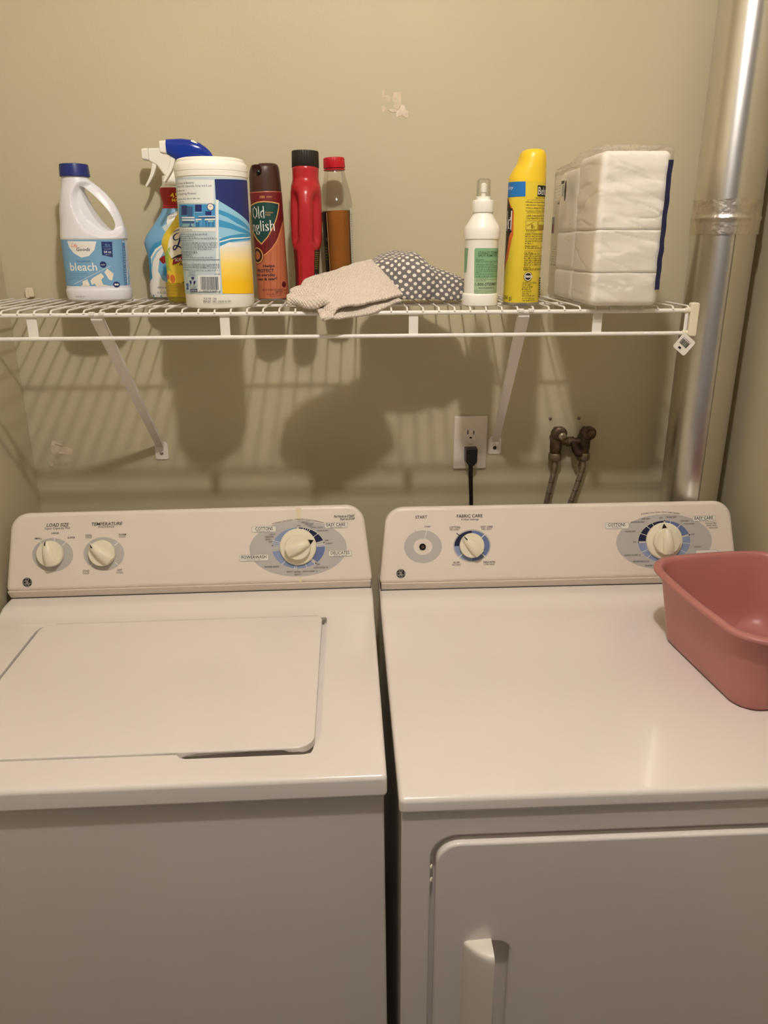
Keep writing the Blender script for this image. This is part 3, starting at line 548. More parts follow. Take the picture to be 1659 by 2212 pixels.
('P',[(-37.8,63.2),(-35.2,71.5),(-22.2,76.7),(-2.0,79.6),(-2.8,70.7),(-21.2,69.3),(-31.6,64.8)],'darkred'),
('T', 'KILLS', -21.1, 72.6, 22, 4.4, 'white', 'bi', 0.2),
('T', 'ALL PURPOSE', 3.5, 64.8, 58, 5.6, 'black', 'b', 0),
('E',-44.3,44.3,6.9,9.2,'lemon'),
('E',-33.3,39.9,13.1,10.0,'lemon'),
('E',-39.3,40.5,4.6,6.9,'orange'),
('E',-48.2,43.4,3.1,4.6,'orange'),
('P',[(-30.8,30.8),(-19.5,36.2),(-16.8,30.1)],'leaf'),
('P',[(-55.4,11),(55.4,11),(55.4,34),(-55.4,34)],'ochre'),
('P',[(-55.4,25.2),(-18.8,26.3),(-18.8,25.5),(-55.4,24.5)],'ochre2'),
('T', 'ANTIBACTERIAL CLEANER', -17.2, 28.3, 70, 3.5, 'ochre2', '', 0),
('T', 'ANTIBACTERIAL CLEANER', -18.3, 20.9, 70, 3.5, 'ochre2', '', 0),
('W',-54.2,15.8,15.4,2.7,'ochre2'),('W',-55.2,14.8,10.6,2.3,'ochre2'),],
}

# ---------------------------------------------------------------- materials
M_wall=mat('wall_paint',(199,189,158),.55,bump=.00022,bscale=260,var=.05,vscale=3,spec=.35)
M_ceil=mat('ceiling_paint',(205,196,180),.8)
M_floor=mat('floor_vinyl',(110,90,70),.5,var=.2,vscale=6)
M_enamel=mat('white_enamel',(238,230,223),.20,var=.03,vscale=5,coat=.35,bump=.00003,bscale=30)
M_plast=mat('console_plastic',(236,225,212),.30,var=.03,vscale=6)
M_knob=mat('knob_plastic',(238,230,206),.3)
M_gap=mat('dark_gap',(60,56,52),.6)
M_wire=mat('white_vinyl_coating',(238,232,224),.38)
M_pw=mat('bottle_white_plastic',(236,236,242),.32)
M_pw2=mat('cream_white_plastic',(244,240,228),.35)
M_black=mat('black_plastic',(18,17,16),.35)
M_steel=mat('steel',(190,185,178),.3,1)
# ---------------------------------------------------------------- the setting
def struct(name,V,F,m):
    o=mesh(name,V,F,m,smooth=0); o['kind']='structure'; return o
XL,XR,YF,ZC=-.654,.80,-1.35,2.46
def slab(name,b,m): return struct(name,*boxg(*b),m)
wall_back=slab('wall_back',(XL-.1,XR+.1,0,.1,0,ZC),M_wall)
slab('wall_left',(XL-.1,XL,YF,0,0,ZC),M_wall)
slab('wall_right',(XR,XR+.1,YF,0,0,ZC),M_wall)
slab('floor',(XL-.1,XR+.1,-2.2,.1,-.05,0),M_floor)
slab('ceiling',(XL-.1,XR+.1,YF-.1,.1,ZC,ZC+.05),M_ceil)
# peeled paint and patches on the back wall (thin irregular flakes, each a piece of the wall)
M_pp=mat('bare_drywall_paper',(238,222,200),.8,var=.25,vscale=60,bump=.0006,bscale=300)
M_pg=mat('scuffed_paint',(222,206,178),.7,var=.2,vscale=80)
M_pl=mat('scraped_paint',(206,192,164),.7,var=.25,vscale=70)
def flake(pts,cx,cz,s,m,t=.0006,seed=1):
    rnd=random.Random(seed); P=[]
    n=len(pts)
    for i in range(n):
        a,b=pts[i],pts[(i+1)%n]
        for k in range(4):
            q=k/4; P.append((cx+s*(a[0]+(b[0]-a[0])*q+(rnd.uniform(-6,6) if k else 0)),cz-s*(.86 if cz>1.5 else .95)*(a[1]+(b[1]-a[1])*q+(rnd.uniform(-6,6) if k else 0))))
    V,F=prism(P,lambda x,z:(x,.0005,z),lambda x,z:(x,-t,z)); return mesh('peeled_paint',V,F,m,wall_back,smooth=0)
K=.00087/11.85
flake([(830,210),(1020,205),(1010,450),(1020,520),(950,640),(900,640),(830,600),(810,400)],.0318,1.826,K,M_pg,.0005,1)
flake([(1030,530),(1110,540),(1130,650),(1195,700),(1200,860),(1130,880),(1060,820),(1060,780),(1000,830),(900,850),(890,760),(920,680),(990,640)],.0318,1.826,K,M_pp,.0009,2)
flake([(560,150),(620,140),(590,260),(600,300),(740,290),(760,420),(700,480),(660,440),(640,330),(560,340),(550,450),(540,270)],.0318,1.826,K,M_pg,.0004,3)
flake([(700,670),(770,640),(910,660),(890,720),(780,730)],.0318,1.826,K,M_pp,.0010,4)
flake([(540,560),(620,560),(640,640),(590,740),(560,700)],.0318,1.826,K,M_pg,.0004,5)
K2=.00094/18.43
flake([(500,340),(560,380),(720,480),(880,540),(860,560),(700,520),(560,470),(600,560),(450,575)],-.636,1.1905,K2,M_pp,.0016,6)
flake([(440,580),(620,560),(820,640),(1000,620),(1260,750),(1230,990),(1000,960),(700,940),(600,930),(420,900),(400,700)],-.636,1.1905,K2,M_pg,.0006,7)
flake([(700,830),(880,850),(870,920),(740,940)],-.636,1.1905,K2,M_pp,.0012,8)
flake([(420,980),(700,980),(720,1120),(380,1120)],-.636,1.1905,K2,M_pl,.0004,9)
flake([(380,1140),(800,1150),(1050,1190),(1270,1290),(1000,1340),(1000,1440),(800,1440),(500,1370),(420,1240)],-.636,1.1905,K2,M_pl,.0006,10)
flake([(200,1340),(250,1290),(390,1310),(400,1440),(330,1500),(280,1420)],-.636,1.1905,K2,M_pg,.0008,11)
# ---------------------------------------------------------------- laundry machines
PH=math.atan2(.038,.122); NV=Vector((0,-math.cos(PH),math.sin(PH))); VV=Vector((0,math.sin(PH),math.cos(PH))); FP=Vector((0,-.245,.948))
def facemap(u,v,h): p=FP+Vector((u,0,0))+VV*v+NV*h; return tuple(p)
def console(root,hx,name='control_console'):
    # face outline with big rounded top corners and slightly tapering ends
    tp=.012; H=.146; r=.036; P=[(-hx,0),(hx,0)]
    for sx in (1,-1):
        c=(sx*(hx-tp-r),H-r); arc=[(c[0]+sx*r*math.cos(a),c[1]+r*math.sin(a)) for a in [i*PI/2/10 for i in range(11)]]
        P+=arc if sx>0 else arc[::-1]
    V,F=prism(P,lambda u,v:facemap(u,v,0),lambda u,v:tuple(Vector(facemap(u,v,-.03))+Vector((0,.035,-.015))))
    o=mesh(name,V,F,M_plast,root,smooth=30)
    bevel(o,.009,5,40)
    # lower lip that turns in under the face
    prof=[(-.245,.9478),(-.2335,.9300),(-.15,.9300),(-.15,.9478)]
    V2,F2=prism([(y,z) for y,z in prof],lambda y,z:(-hx+.004,y,z),lambda y,z:(hx-.004,y,z))
    l=mesh('console_lip',V2,F2,M_plast,root,smooth=20)
    mesh('seam_shade_strip',*boxg(-hx+.003,hx-.003,-.2350,-.20,.9285,.9304),M_gap,root,smooth=0)  # dark-coloured strip painting the shade of the gap between console and deck
    return o
def deck(root,hx,yf,zlip,name='top_deck',cuts=()):
    prof=[(-.145,.9295),(-.262,.9295),(-.270,.9288),(-.277,.9268),(-.285,.9235),(-.293,.9205),(-.303,.9186),(-.318,.918),(yf,.918),(yf-.002,zlip),(-.145,zlip)]
    V,F=prism(prof,lambda y,z:(-hx,y,z),lambda y,z:(hx,y,z))
    o=mesh(name,V,F,M_enamel,root,smooth=0)
    bevel(o,.007,5,32)
    if cuts:
        bpy.context.view_layer.update(); ev=o.evaluated_get(bpy.context.evaluated_depsgraph_get()); nm=bpy.data.meshes.new_from_object(ev); o.modifiers.clear(); o.data=nm; boolcut(o,cuts); w_=o.modifiers.new('wn','WEIGHTED_NORMAL'); w_.keep_sharp=True
    return o
def knob(root,u,v,r,ang,bar=True,skirt=0,pointer=True,name='knob'):
    """dial turned so its grip points 'ang' degrees clockwise from the top"""
    M=Matrix.Translation(Vector(facemap(u,v,0)))@Matrix((( 1,0,0,0),(0,VV.y,NV.y,0),(0,VV.z,NV.z,0),(0,0,0,1)))@Matrix.Rotation(-math.radians(ang),4,'Z')
    z0=0
    if skirt:
        g=xform(lathe([(skirt,.0005),(skirt,.004),(skirt-.002,.0065),(r+.001,.0075)],56),M); sk=mesh('dial_skirt',*g,M_knob,root,smooth=30); z0=.007
        if pointer:
            g=xform(prism([(-.006,r*.92),(.006,r*.92),(0,r+.0085)],lambda x,y:(x,y,z0),lambda x,y:(x,y,z0+.0012)),M); mesh('pointer',*g,M_black,sk,smooth=0)
    g=xform(lathe([(r*.97,z0+.0005),(r,z0+.002),(r,z0+.009),(r*.985,z0+.0105),(r*.95,z0+.0115)],56),M); k=mesh(name,*g,M_knob,root,smooth=30)
    # rounded grip bar across the dial, tapering towards the pointer end
    rows=[];n=14
    for i in range(n+1):
        t=i/n; y=-r*.93+t*r*1.9; w=(.0125-.005*t)*(1-.0*t); w*=math.sin(PI*min(1,max(.0,.12+.8*t)))**.25
        hgt=.013*(math.sin(PI*min(1,.10+.82*t))**.5); rows.append((y,w,hgt))
    V=[];F=[];m=10
    for y,w,hg in rows:
        for i in range(m+1):
            a=PI*i/m; V.append((w*math.cos(a),y,z0+.0105+max(.0005,hg)*math.sin(a)**.6))
    for j in range(n):
        for i in range(m): F.append((j*(m+1)+i,j*(m+1)+i+1,(j+1)*(m+1)+i+1,(j+1)*(m+1)+i))
    F.append(tuple(range(m+1))); F.append(tuple(n*(m+1)+i for i in range(m,-1,-1)))
    g=xform((V,F),M); mesh('grip',*g,M_knob,k,smooth=50)
    if not skirt:
        g=xform(boxg(-.0006,.0006,r*.78,r*1.0,z0+.0165,z0+.0172),M) ; 
        g=xform(tube([(0,r*.70,z0+.0222),(0,r*.84,z0+.0205),(0,r*.975,z0+.0150)],.0011,6),M); mesh('pointer_mark',*g,M_black,k,smooth=0)
    return k
def logo(pr,u,v,r=.0090):
    pr.ell(u,v,r,r,'silver');pr.ell(u,v,r*.93,r*.93,'black')
    for a in (0,90,180,270):                      # four curled arcs round the rim
        pr.ring(u,v,r,r,.74,.84,a-32,a+22,'silver'); pr.ring(u,v,r,r,.58,.80,a+20,a+26,'silver')
    def stroke(pts,w):
        for a,b in zip(pts,pts[1:]):
            dx,dy=b[0]-a[0],b[1]-a[1];L=math.hypot(dx,dy) or 1;nx,ny=-dy/L*w,dx/L*w
            pr.poly([(u+a[0]+nx,v+a[1]+ny),(u+a[0]-nx,v+a[1]-ny),(u+b[0]-nx,v+b[1]-ny),(u+b[0]+nx,v+b[1]+ny)],'silver',h0)
    pr.h+=pr.step; h0=pr.h; q=r/10
    S=[(-1.0,4.6),(-2.4,5.0),(-4.2,3.6),(-4.6,2.2),(-3.2,1.8),(-1.6,2.6),(-.6,4.2),(-.8,1.0),(-1.4,-2.2),(-2.6,-4.6),(-4.2,-4.8),(-5.0,-3.2),(-4.0,-1.6),(-2.0,-1.2),(0,0)]
    stroke([(x*q,y*q) for x,y in S],r*.055)
    S=[(3.6,4.8),(2.4,5.0),(1.2,3.8),(.9,1.6),(2.4,1.2),(.6,.4),(-.2,-1.8),(.4,-4.2),(2.2,-5.4),(4.2,-4.4),(4.6,-2.4),(3.4,-1.0),(1.8,-1.4),(1.6,-2.8),(2.8,-3.4)]
    stroke([(x*q,y*q) for x,y in S],r*.055)
def consoletext(pr,tab):
    for s,u,v,w,h,st in tab: pr.text(s,u,v,w,h,'print2' if 'c' in st else 'print',st.replace('c',''))
def plate(pr,u,v,w,h):
    pr.poly(rrect(u-w/2,u+w/2,v-h/2,v+h/2,.003,4),'silver'); pr.poly(rrect(u-w/2+.0006,u+w/2-.0006,v-h/2+.0006,v+h/2-.0006,.0026,4),'offwhite')
def tick(pr,u,v,ru,rv,ang,k0,k1,w,col):
    a=math.radians(ang);s,c=math.sin(a),math.cos(a); p0=(u+ru*k0*s,v+rv*k0*c);p1=(u+ru*k1*s,v+rv*k1*c);n=(c*w,-s*w)
    pr.poly([(p0[0]-n[0],p0[1]-n[1]),(p1[0]-n[0],p1[1]-n[1]),(p1[0]+n[0],p1[1]+n[1]),(p0[0]+n[0],p0[1]+n[1])],col)
# --- washer
WX=.3405
washer=thing('washing_machine','white top-load washing machine with three dials, left of the dryer','washing machine',(-.2937,0,.0015),(0,-.0079,0))
console(washer,WX)
pr=Print(facemap,base=.0002,step=.00002)
for y0,y1,w in ((.118,.142,.004),(.0,.03,.003),(.09,.118,.002)):
    pr.poly([(.2015+.005*(y0+y1)-w+.004,y0),(.2035+w,y0),(.2055+w,y1),(.203-w,y1)],'stain')
for (uu,vv,angs,lo,hi) in ((-.251,.0669,(-38,8,42),-1,-.205),(-.1576,.066,(-45,48,135,-135),-.205,0)):
    p2=Print(facemap,base=.0002,step=.00002); p2.ring(uu,vv,.0372,.0312,.55,1,0,360,'gray')
    for a in angs: tick(p2,uu,vv,.0372,.0312,a,.72,1.13,.0007,'offwhite')
    consoletext(p2,[e for e in WT if lo<=e[1]<hi]); p2.build('dial_print',washer)
p2=Print(facemap,base=.0002,step=.00002); logo(p2,-.2995,.0172); p2.build('emblem',washer)
pr.ell(.2022,.0655,.091,.0525,'gray',80)
u,v=.2028,.0665; ru,rv=.0492,.0385
for a0,a1,c in ((2,70,'ringnavy'),(84,136,'ringblue2'),(144,262,'ringblue'),(278,358,'ringblue')): pr.ring(u,v,ru,rv,.6,1,a0,a1,c)
for a in (0,12,17,22,27,48,80,86,139,143,163,186,190,220,281,287,293): tick(pr,u,v,ru,rv,a,.7,1.04,.0005,'offwhite')
for a in (77,140,-81): pr.ell(u+ru*1.0*math.sin(math.radians(a)),v+rv*1.0*math.cos(math.radians(a)),.0013,.0013,'print',12)
for uu,vv,w,h in ((.1392,.1038,.0455,.0115),(.2745,.1076,.0437,.0105),(.1192,.0506,.054,.012),(.2806,.0541,.0437,.0112)): plate(pr,uu,vv,w,h)
consoletext(pr,[e for e in WT if e[1]>0])
pr.text('14 Clothes Care Cycles - 3 Wash/Spin Speed Combinations',.2030,.1205,.0965,.0030,'print','i',0,bend=3.2)
pr.build('cycle_dial_print',washer)
knob(washer,-.2534,.0695,.0240,-10); knob(washer,-.1592,.0680,.0240,-48)
knob(washer,.2022,.0690,.0235,68,skirt=.0342,name='timer_knob')
LX0,LX1,LY0,LY1=-.247,.2465,-.7030,-.3235
rec=prism(rrect(LX0-.0048,LX1+.0085,LY0-.004,LY1+.005,[.03,.03,.018,.03]),lambda x,y:(x,y,.906),lambda x,y:(x,y,.95))
rec2=prism([(.066,-.60),(.066,-.7065),(.072,-.7140),(.080,-.7165),(.233,-.7165),(.2425,-.7140),(.2455,-.705),(.2455,-.60)],lambda x,y:(x,y,.888),lambda x,y:(x,y,.95))
deck(washer,WX,-.766,.885,cuts=[rec,rec2])
# lid: rounded sheet whose front lip dips beside the finger recess
P=rrect(LX0,LX1,LY0,LY1,[.03,.026,.014,.024],8)
def lidbot(x,y):
    z=.9085
    if y<LY0+.03:
        t=max(0,min(1,(x-.070)/.012))*max(0,min(1,(.232-x)/.015)); z=.9085+.0062*t-.0012*max(0,1-abs(x-.240)/.02)
    return (x,y,z)
P2=[]
for i in range(len(P)):
    a,b=P[i],P[(i+1)%len(P)]; n=max(1,int(math.dist(a,b)/.008)); P2+=[(a[0]+(b[0]-a[0])*k/n,a[1]+(b[1]-a[1])*k/n) for k in range(n)]
V,F=prism(P2,lidbot,lambda x,y:(x,y,.9192))
lid=mesh('lid',V,F,M_enamel,washer,smooth=0); bevel(lid,.0042,4,40)
for x in (LX0+.01,LX1+.001):   # little hinge ends at the rear corners of the lid
    box('hinge',(x-.003,x+.003,LY1-.010,LY1+.001,.9065,.9150),mat('hinge_gray',(150,140,128),.5),washer,.001)
box('cabinet',(-WX+.004,WX-.004,-.758,-.147,.016,.886),M_enamel,washer,.004)
box('seam_shade_strip',(-WX+.007,WX-.007,-.760,-.150,.8835,.8865),M_gap,washer)  # shade of the deck-to-cabinet gap, painted as a dark strip
for sx in (-1,1):
    for y in (-.72,-.18): mesh('leveling_foot',*lathe([(.018,-.001),(.018,.006),(.008,.008),(.008,.018)],20,sx*.29,y),M_black,washer)
# --- dryer
DX=.3475
dryer=thing('clothes_dryer','white clothes dryer with a handled front door, pink basin on its top','dryer',(.3995,0,-.0026))
console(dryer,DX)
pr=Print(facemap,base=.0002,step=.00002)
p1=Print(facemap,base=.0002,step=.00002); p1.ring(-.2639,.0692,.0358,.031,.50,1,0,360,'gray'); tick(p1,-.2639,.0692,.0358,.031,12,.52,1.08,.0005,'offwhite'); tick(p1,-.2639,.0692,.0358,.031,-22,.95,1.12,.0006,'gray'); consoletext(p1,[e for e in DT if e[1]<-.22]); p1.build('dial_print',dryer)
p1=Print(facemap,base=.0002,step=.00002); logo(p1,-.3066,.0189); p1.build('emblem',dryer); p2=Print(facemap,base=.0002,step=.00002)
u,v=-.1705,.0689
p2.ring(u,v,.0358,.0312,.6,1,0,360,'gray')
for a0,a1,c in ((-90,0,'ringnavy'),(0,90,'ringblue2'),(90,180,'ringblue2'),(180,270,'ringblue')): p2.ring(u,v,.0335,.0288,.6,1,a0,a1,c)
for a in (-46,46,134,-134): tick(p2,u,v,.0358,.0312,a,.7,1.14,.0008,'offwhite'if a!=-46 else 'print')
consoletext(p2,[e for e in DT if -.22<=e[1]<0]); p2.build('dial_print',dryer)
pr.ell(.2009,.0689,.0935,.0530,'gray',80)
u,v=.2012,.0695; ru,rv=.0508,.0397
for a0,a1,c in ((-88,-2,'ringnavy'),(2,70,'ringblue2'),(76,150,'ringblue'),(150,268,'ringblue')): pr.ring(u,v,ru,rv,.6,1,a0,a1,c)
for a in (-66,-42,-28,0,14,38,73,98,125,-92,-120,-140): tick(pr,u,v,ru,rv,a,.68,1.02,.0005,'offwhite')
for a in (0,73,-91): pr.ell(u+ru*math.sin(math.radians(a)),v+rv*math.cos(math.radians(a)),.0013,.0013,'print',12)
for uu,vv,w,h in ((.1091,.1017,.0463,.012),(.2792,.1121,.0446,.0112),(.2845,.0457,.0437,.0112)): plate(pr,uu,vv,w,h)
consoletext(pr,[e for e in DT if e[1]>0])
pr.text('6 Clothes Care Cycles - Extra Large Capacity',.1935,.1262,.0755,.0029,'print','i',0,bend=2.6)
pr.build('cycle_dial_print',dryer)
M=Matrix.Translation(Vector(facemap(-.2647,.0691,0)))@Matrix(((1,0,0,0),(0,VV.y,NV.y,0),(0,VV.z,NV.z,0),(0,0,0,1)))
st=mesh('switch_stem',*xform(lathe([(.0062,.0004),(.0062,.002),(.0045,.0022)],24),M),M_black,dryer)
mesh('stem_tip',*xform(lathe([(.003,.001),(.003,.006),(.002,.007)],16),M),mat('dull_bronze',(110,90,75),.4,.8),st)
knob(dryer,-.1716,.0700,.0232,-42)
knob(dryer,.2000,.0705,.0250,-4,skirt=.0352,name='timer_knob')
deck(dryer,DX,-.802,.8945)
cab=box('cabinet',(-DX+.003,DX-.003,-.7995,-.147,.016,.8955),M_enamel,dryer)
DZ0,DZ1=.22,.8575; DL,DR=.0925-.3995,.322
boolcut(cab,[prism(rrect(DL,DR,DZ0,DZ1,.034,10),lambda x,z:(x,-.85,z),lambda x,z:(x,-.790,z))]); bevel(cab,.003,3,40)
P=rrect(DL+.0065,DR-.0065,DZ0+.0065,DZ1-.0085,.030,10)
V,F=prism(P,lambda x,z:(x,-.8045,z),lambda x,z:(x,-.7885,z))
door=mesh('door',V,F,M_enamel,dryer,smooth=0)
hx0,hx1=.1375-.3995,.1995-.3995
boolcut(door,[prism(rrect(hx0+.02,hx1,.40,.684,[.01,.01,.018,.004],6),lambda x,z:(x,-.83,z),lambda x,z:(x,-.7935,z))]); bevel(door,.0048,4,40)
# handle: a half round pull that swells out of the door towards its right edge
H0,H1=-.2625,-.2255; V=[];F=[];nz=12;m=12
zs=[.42]+[.66+.0]+[.672,.680,.686,.690]
ztop=.6895
rows=[(.40,1.0,0),(.60,1.0,0),(.6765,1.0,0),(.6815,.985,.01),(.6845,.94,.03),(.6865,.85,.07),(.6880,.6,.12),(.6890,.05,.20)]
for z,k,sh in rows:
    x0=H0+(H1-H0)*sh*.55
    for i in range(m+1):
        t=i/m; x=x0+(H1-x0)*t; y=-.8035-k*.030*math.sin(t*PI/2*.92+.05)**.9; V.append((x,y,z+.002*t*(1 if k<1 else 0)))
    V.append((H1-.002,-.797,z+ (.003 if k<1 else 0))); V.append((x0,-.797,z))
q=m+3
for j in range(len(rows)-1):
    for i in range(q): F.append((j*q+i,j*q+(i+1)%q,(j+1)*q+(i+1)%q,(j+1)*q+i))
F.append(tuple(range(q))[::-1]);F.append(tuple((len(rows)-1)*q+i for i in range(q)))
hd=mesh('handle',V,F,mat('handle_plastic',(236,228,216),.35),door,smooth=42)
for z in (.8055,.7845):
    mesh('screw_cover',*lathe([(.0035,0),(.0035,.001),(.0025,.002)],16),M_knob,dryer,loc=None).matrix_local=Matrix.Translation((DL+.001,-.7945,z))@Matrix.Rotation(PI/2,4,'X')@Matrix.Rotation(PI/3,4,'Y')
for sx in (-1,1):
    for y in (-.74,-.18): mesh('leveling_foot',*lathe([(.018,.003),(.018,.010),(.008,.012),(.008,.022)],20,sx*.29,y),M_black,dryer)
# ---------------------------------------------------------------- wire shelf
ZS=1.457; YB=-.306
shelf=thing('wire_shelf','white vinyl-coated wire shelf along the back wall, carrying the cleaning bottles','shelf',(-.05,0,1.412))
sx0=XL+.004; sx1=.556
def rod(name,path,r,m=M_wire,seg=10): 
    V,F=tube(path,r,seg); V=[(x+.05,y,z-1.412) for x,y,z in V]; return mesh(name,V,F,m,shelf,smooth=60)
rod('front_rod',[(sx0,YB,1.4485),(sx1,YB,1.4485)],.0034,seg=14)
rod('lower_rod',[(sx0,YB,1.4125),(sx1,YB,1.4125)],.0032,seg=14)
rod('middle_rod',[(sx0,-.174,1.4515),(sx1-.01,-.174,1.4515)],.0024)
rod('back_rod',[(sx0,-.010,1.4515),(sx1-.01,-.010,1.4515)],.0026)
n=-4
V0,F0=tube([(0,YB-.0036,1.4502-1.412),(0,YB-.0024,1.4522-1.412),(0,YB+.0008,1.4546-1.412),(0,YB+.005,1.4555-1.412),(0,YB+.010,1.4555-1.412),(0,-.15,1.4555-1.412),(0,-.006,1.4555-1.412)],.00155,8)
base=None
for k in range(-4,44):
    x=-.5385+.0254*k
    if x<sx0+.005: continue
    if base is None: o=mesh('cross_wire',V0,F0,M_wire,shelf,smooth=60); base=o
    else: o=bpy.data.objects.new('cross_wire',base.data); link(o,shelf)
    o.location=(x+.05,0,0)
for x in (-.495,-.194,.107,.407):
    V,F=prism(rrect(x-.0078,x+.0078,1.4100,1.4475,.004,4),lambda a,z:(a+.05,YB+.0005,z-1.412),lambda a,z:(a+.05,YB+.0045,z-1.412))
    bevel(mesh('truss_strap',V,F,M_wire,shelf,smooth=0),.0012,2)
V,F=prism(rrect(.5570,.5705,1.4075,1.4610,.0035,4),lambda a,z:(a+.05,YB-.0065,z-1.412),lambda a,z:(a+.05,YB+.0075,z-1.412))
ec=bevel(mesh('end_cap',V,F,mat('aged_plastic',(232,222,196),.4),shelf,smooth=0),.0018,3)
rod('end_upright',[(.553,YB,1.412),(.553,YB,1.449)],.0030)
for z in (1.4485,1.4125):
    V,F=tube([(.549+.05,YB,z-1.412),(.5575+.05,YB,z-1.412)],.0048,12); mesh('cap_socket',V,F,MATS['aged_plastic'],ec)
# hanging bar code sticker
tagp=thing('barcode_sticker','small white barcode sticker hanging below the right end of the wire shelf','sticker',(.558,YB-.0078,1.4085),(0,math.radians(38),0))
mesh('sticker_paper',*prism(rrect(-.0105,.0165,-.0285,-.0005,.0035,4),lambda a,z:(a,-.0002,z),lambda a,z:(a,.0002,z)),M_wire,tagp,smooth=0)
pr=Print(lambda u,v,h:(u,-.0002-h,v),base=.0001)
x=-.0062; rnd=random.Random(3)
while x<.010:
    w=rnd.choice((.0005,.0009,.0013)); pr.rect(x,-.0175,x+w,-.0085,'ink3'); x+=w+rnd.choice((.0004,.0007))
pr.words(-.006,.011,-.0068,.002,'ink3'); pr.rect(-.002,-.0245,.003,-.0212,'ink3')
pr.build('barcode',tagp)
# brackets
M_br=mat('bracket_white',(236,228,222),.4)
def bracket(x0,x1,label):
    t=thing('shelf_bracket',label,'bracket',(x1,0,1.15),group='diagonal brackets under the wire shelf')
    a=Vector((x0-x1,YB+.004,1.4440-1.15)); b=Vector((0,-.0085,.0125)); d=(b-a).normalized(); up=Vector((1,0,0)); nn=d.cross(up).normalized()
    w=.0090; th=.0045
    prof=[(-w,-th),(w,-th),(w,th),(w-.0016,th),(w-.0016,-th+.0016),(-w+.0016,-th+.0016),(-w+.0016,th),(-w,th)]
    V=[tuple(p+up*u*k+nn*-v) for p,k in ((a,1),(b,.8)) for u,v in prof]; n=len(prof)
    F=[(i,(i+1)%n,n+(i+1)%n,n+i) for i in range(n)]+[tuple(range(n))[::-1],tuple(range(n,2*n))]
    mesh('strut',V,F,M_br,t,smooth=20)
    V,F=prism(rrect(-.0135,.0135,-.020,.019,[.004,.004,.010,.010],5),lambda u,z:(u,-.0001,z),lambda u,z:(u,-.0022,z)); fp=bevel(mesh('foot_plate',V,F,M_br,t,smooth=0),.0006,2)
    sc=mesh('screw',*xform(lathe([(.0038,0),(.0036,.0012),(.002,.0022)],16),Matrix.Translation((0,-.0022,-.006))@Matrix.Rotation(PI/2,4,'X')),M_steel if x1<0 else mat('dark_screw',(60,52,44),.5,.6),fp)
    V,F=boxg(a.x-.0088,a.x+.0088,YB+.0005,YB+.010,1.4405-1.15,1.4452-1.15); mesh('top_plate',V,F,M_br,t,smooth=0)
    for dx in (-.0058,.0100):
        bevel(mesh('hook',*boxg(a.x+dx-.0044,a.x+dx+.0044,YB-.0046,YB+.0040,1.4480-1.15,1.4534-1.15),M_br,t,smooth=0),.0010,2)
    h=mesh('screw',*xform(lathe([(.0028,0),(.0026,.0008)],14),Matrix.Translation(a+d*.028+nn*.0036)@nn.to_track_quat('Z','Y').to_matrix().to_4x4()),mat('hole_gray',(120,110,100),.6),t)
bracket(-.394,-.390,'white diagonal shelf bracket on the left, its foot screwed above the washer')
bracket(.286,.308,'white diagonal shelf bracket on the right, its foot beside the power outlet')
cl=thing('wall_clip','small off-white plastic clip on the back wall at the left end of the shelf','clip',(-.608,0,1.4585))
mesh('clip_body',*boxg(-.0075,.0075,-.008,-.0001,0,.0175),mat('aged_plastic2',(226,214,186),.5),cl,smooth=0)
bevel(cl.children[0],.002,2); mesh('clip_hook',*boxg(-.0065,-.0005,-.0105,-.007,-.001,.013),MATS['aged_plastic2'],cl,smooth=0)
# ---------------------------------------------------------------- outlet and cord
M_ivory=mat('outlet_white',(236,224,212),.38)
ou=thing('wall_outlet','white duplex power outlet with a black plug in its lower socket','outlet',(.2551,0,1.1562))
V,F=prism(rrect(-.035,.035,-.0571,.0571,.0025,3),lambda u,z:(u,-.0001,z),lambda u,z:(u,-.0058,z)); bevel(mesh('cover_plate',V,F,M_ivory,ou,smooth=0),.0025,3)
for z in (.0195,-.0195):
    P=[(.0172*math.cos(a),z+max(-.0135,min(.0135,.0172*math.sin(a)))) for a in [2*PI*i/40 for i in range(40)]]
    V,F=prism(P,lambda u,z:(u,-.005,z),lambda u,z:(u,-.0070,z)); sk=mesh('socket',V,F,M_ivory,ou,smooth=0); bevel(sk,.0006,2)
    for x,h in ((-.0063,.0045),(.0063,.0037)): mesh('slot',*boxg(x-.0010,x+.0010,-.0074,-.0068,z-.0005,z+h*1.9),M_black,sk,smooth=0)
    P=[(.0026*math.cos(a),z-.0085+.0026*max(-.4,math.sin(a))) for a in [2*PI*i/20 for i in range(20)]]
    mesh('slot',*prism(P,lambda u,z:(u,-.0068,z),lambda u,z:(u,-.0074,z)),M_black,sk,smooth=0)
mesh('screw',*xform(lathe([(.0031,0),(.003,.0012),(.002,.0018)],16),Matrix.Translation((0,-.0058,0))@Matrix.Rotation(PI/2,4,'X')),M_ivory,ou)
co=thing('power_cord','black power cord plugged into the wall outlet, hanging behind the dryer','cord',(.2551,-.0076,1.1367))
V,F=prism([(-.0135,.013),(.0135,.013),(.0125,-.016),(.006,-.024),(-.006,-.024),(-.0125,-.016)],lambda u,z:(u,0,z),lambda u,z:(u*.9,-.024,z)); bevel(mesh('plug',V,F,M_black,co,smooth=0),.0025,3)
V,F=tube([(0,-.012,-.020),(.0005,-.012,-.045),(.003,-.013,-.09),(.0045,-.015,-.13),(.005,-.02,-.25),(.005,-.03,-.5),(.0,-.035,-.72)],[.0052,.0046,.0042,.0042,.0042,.0042,.0042],10); V=[(x*1+(0),y,z) for x,y,z in V]; mesh('cable',V,F,M_black,co)
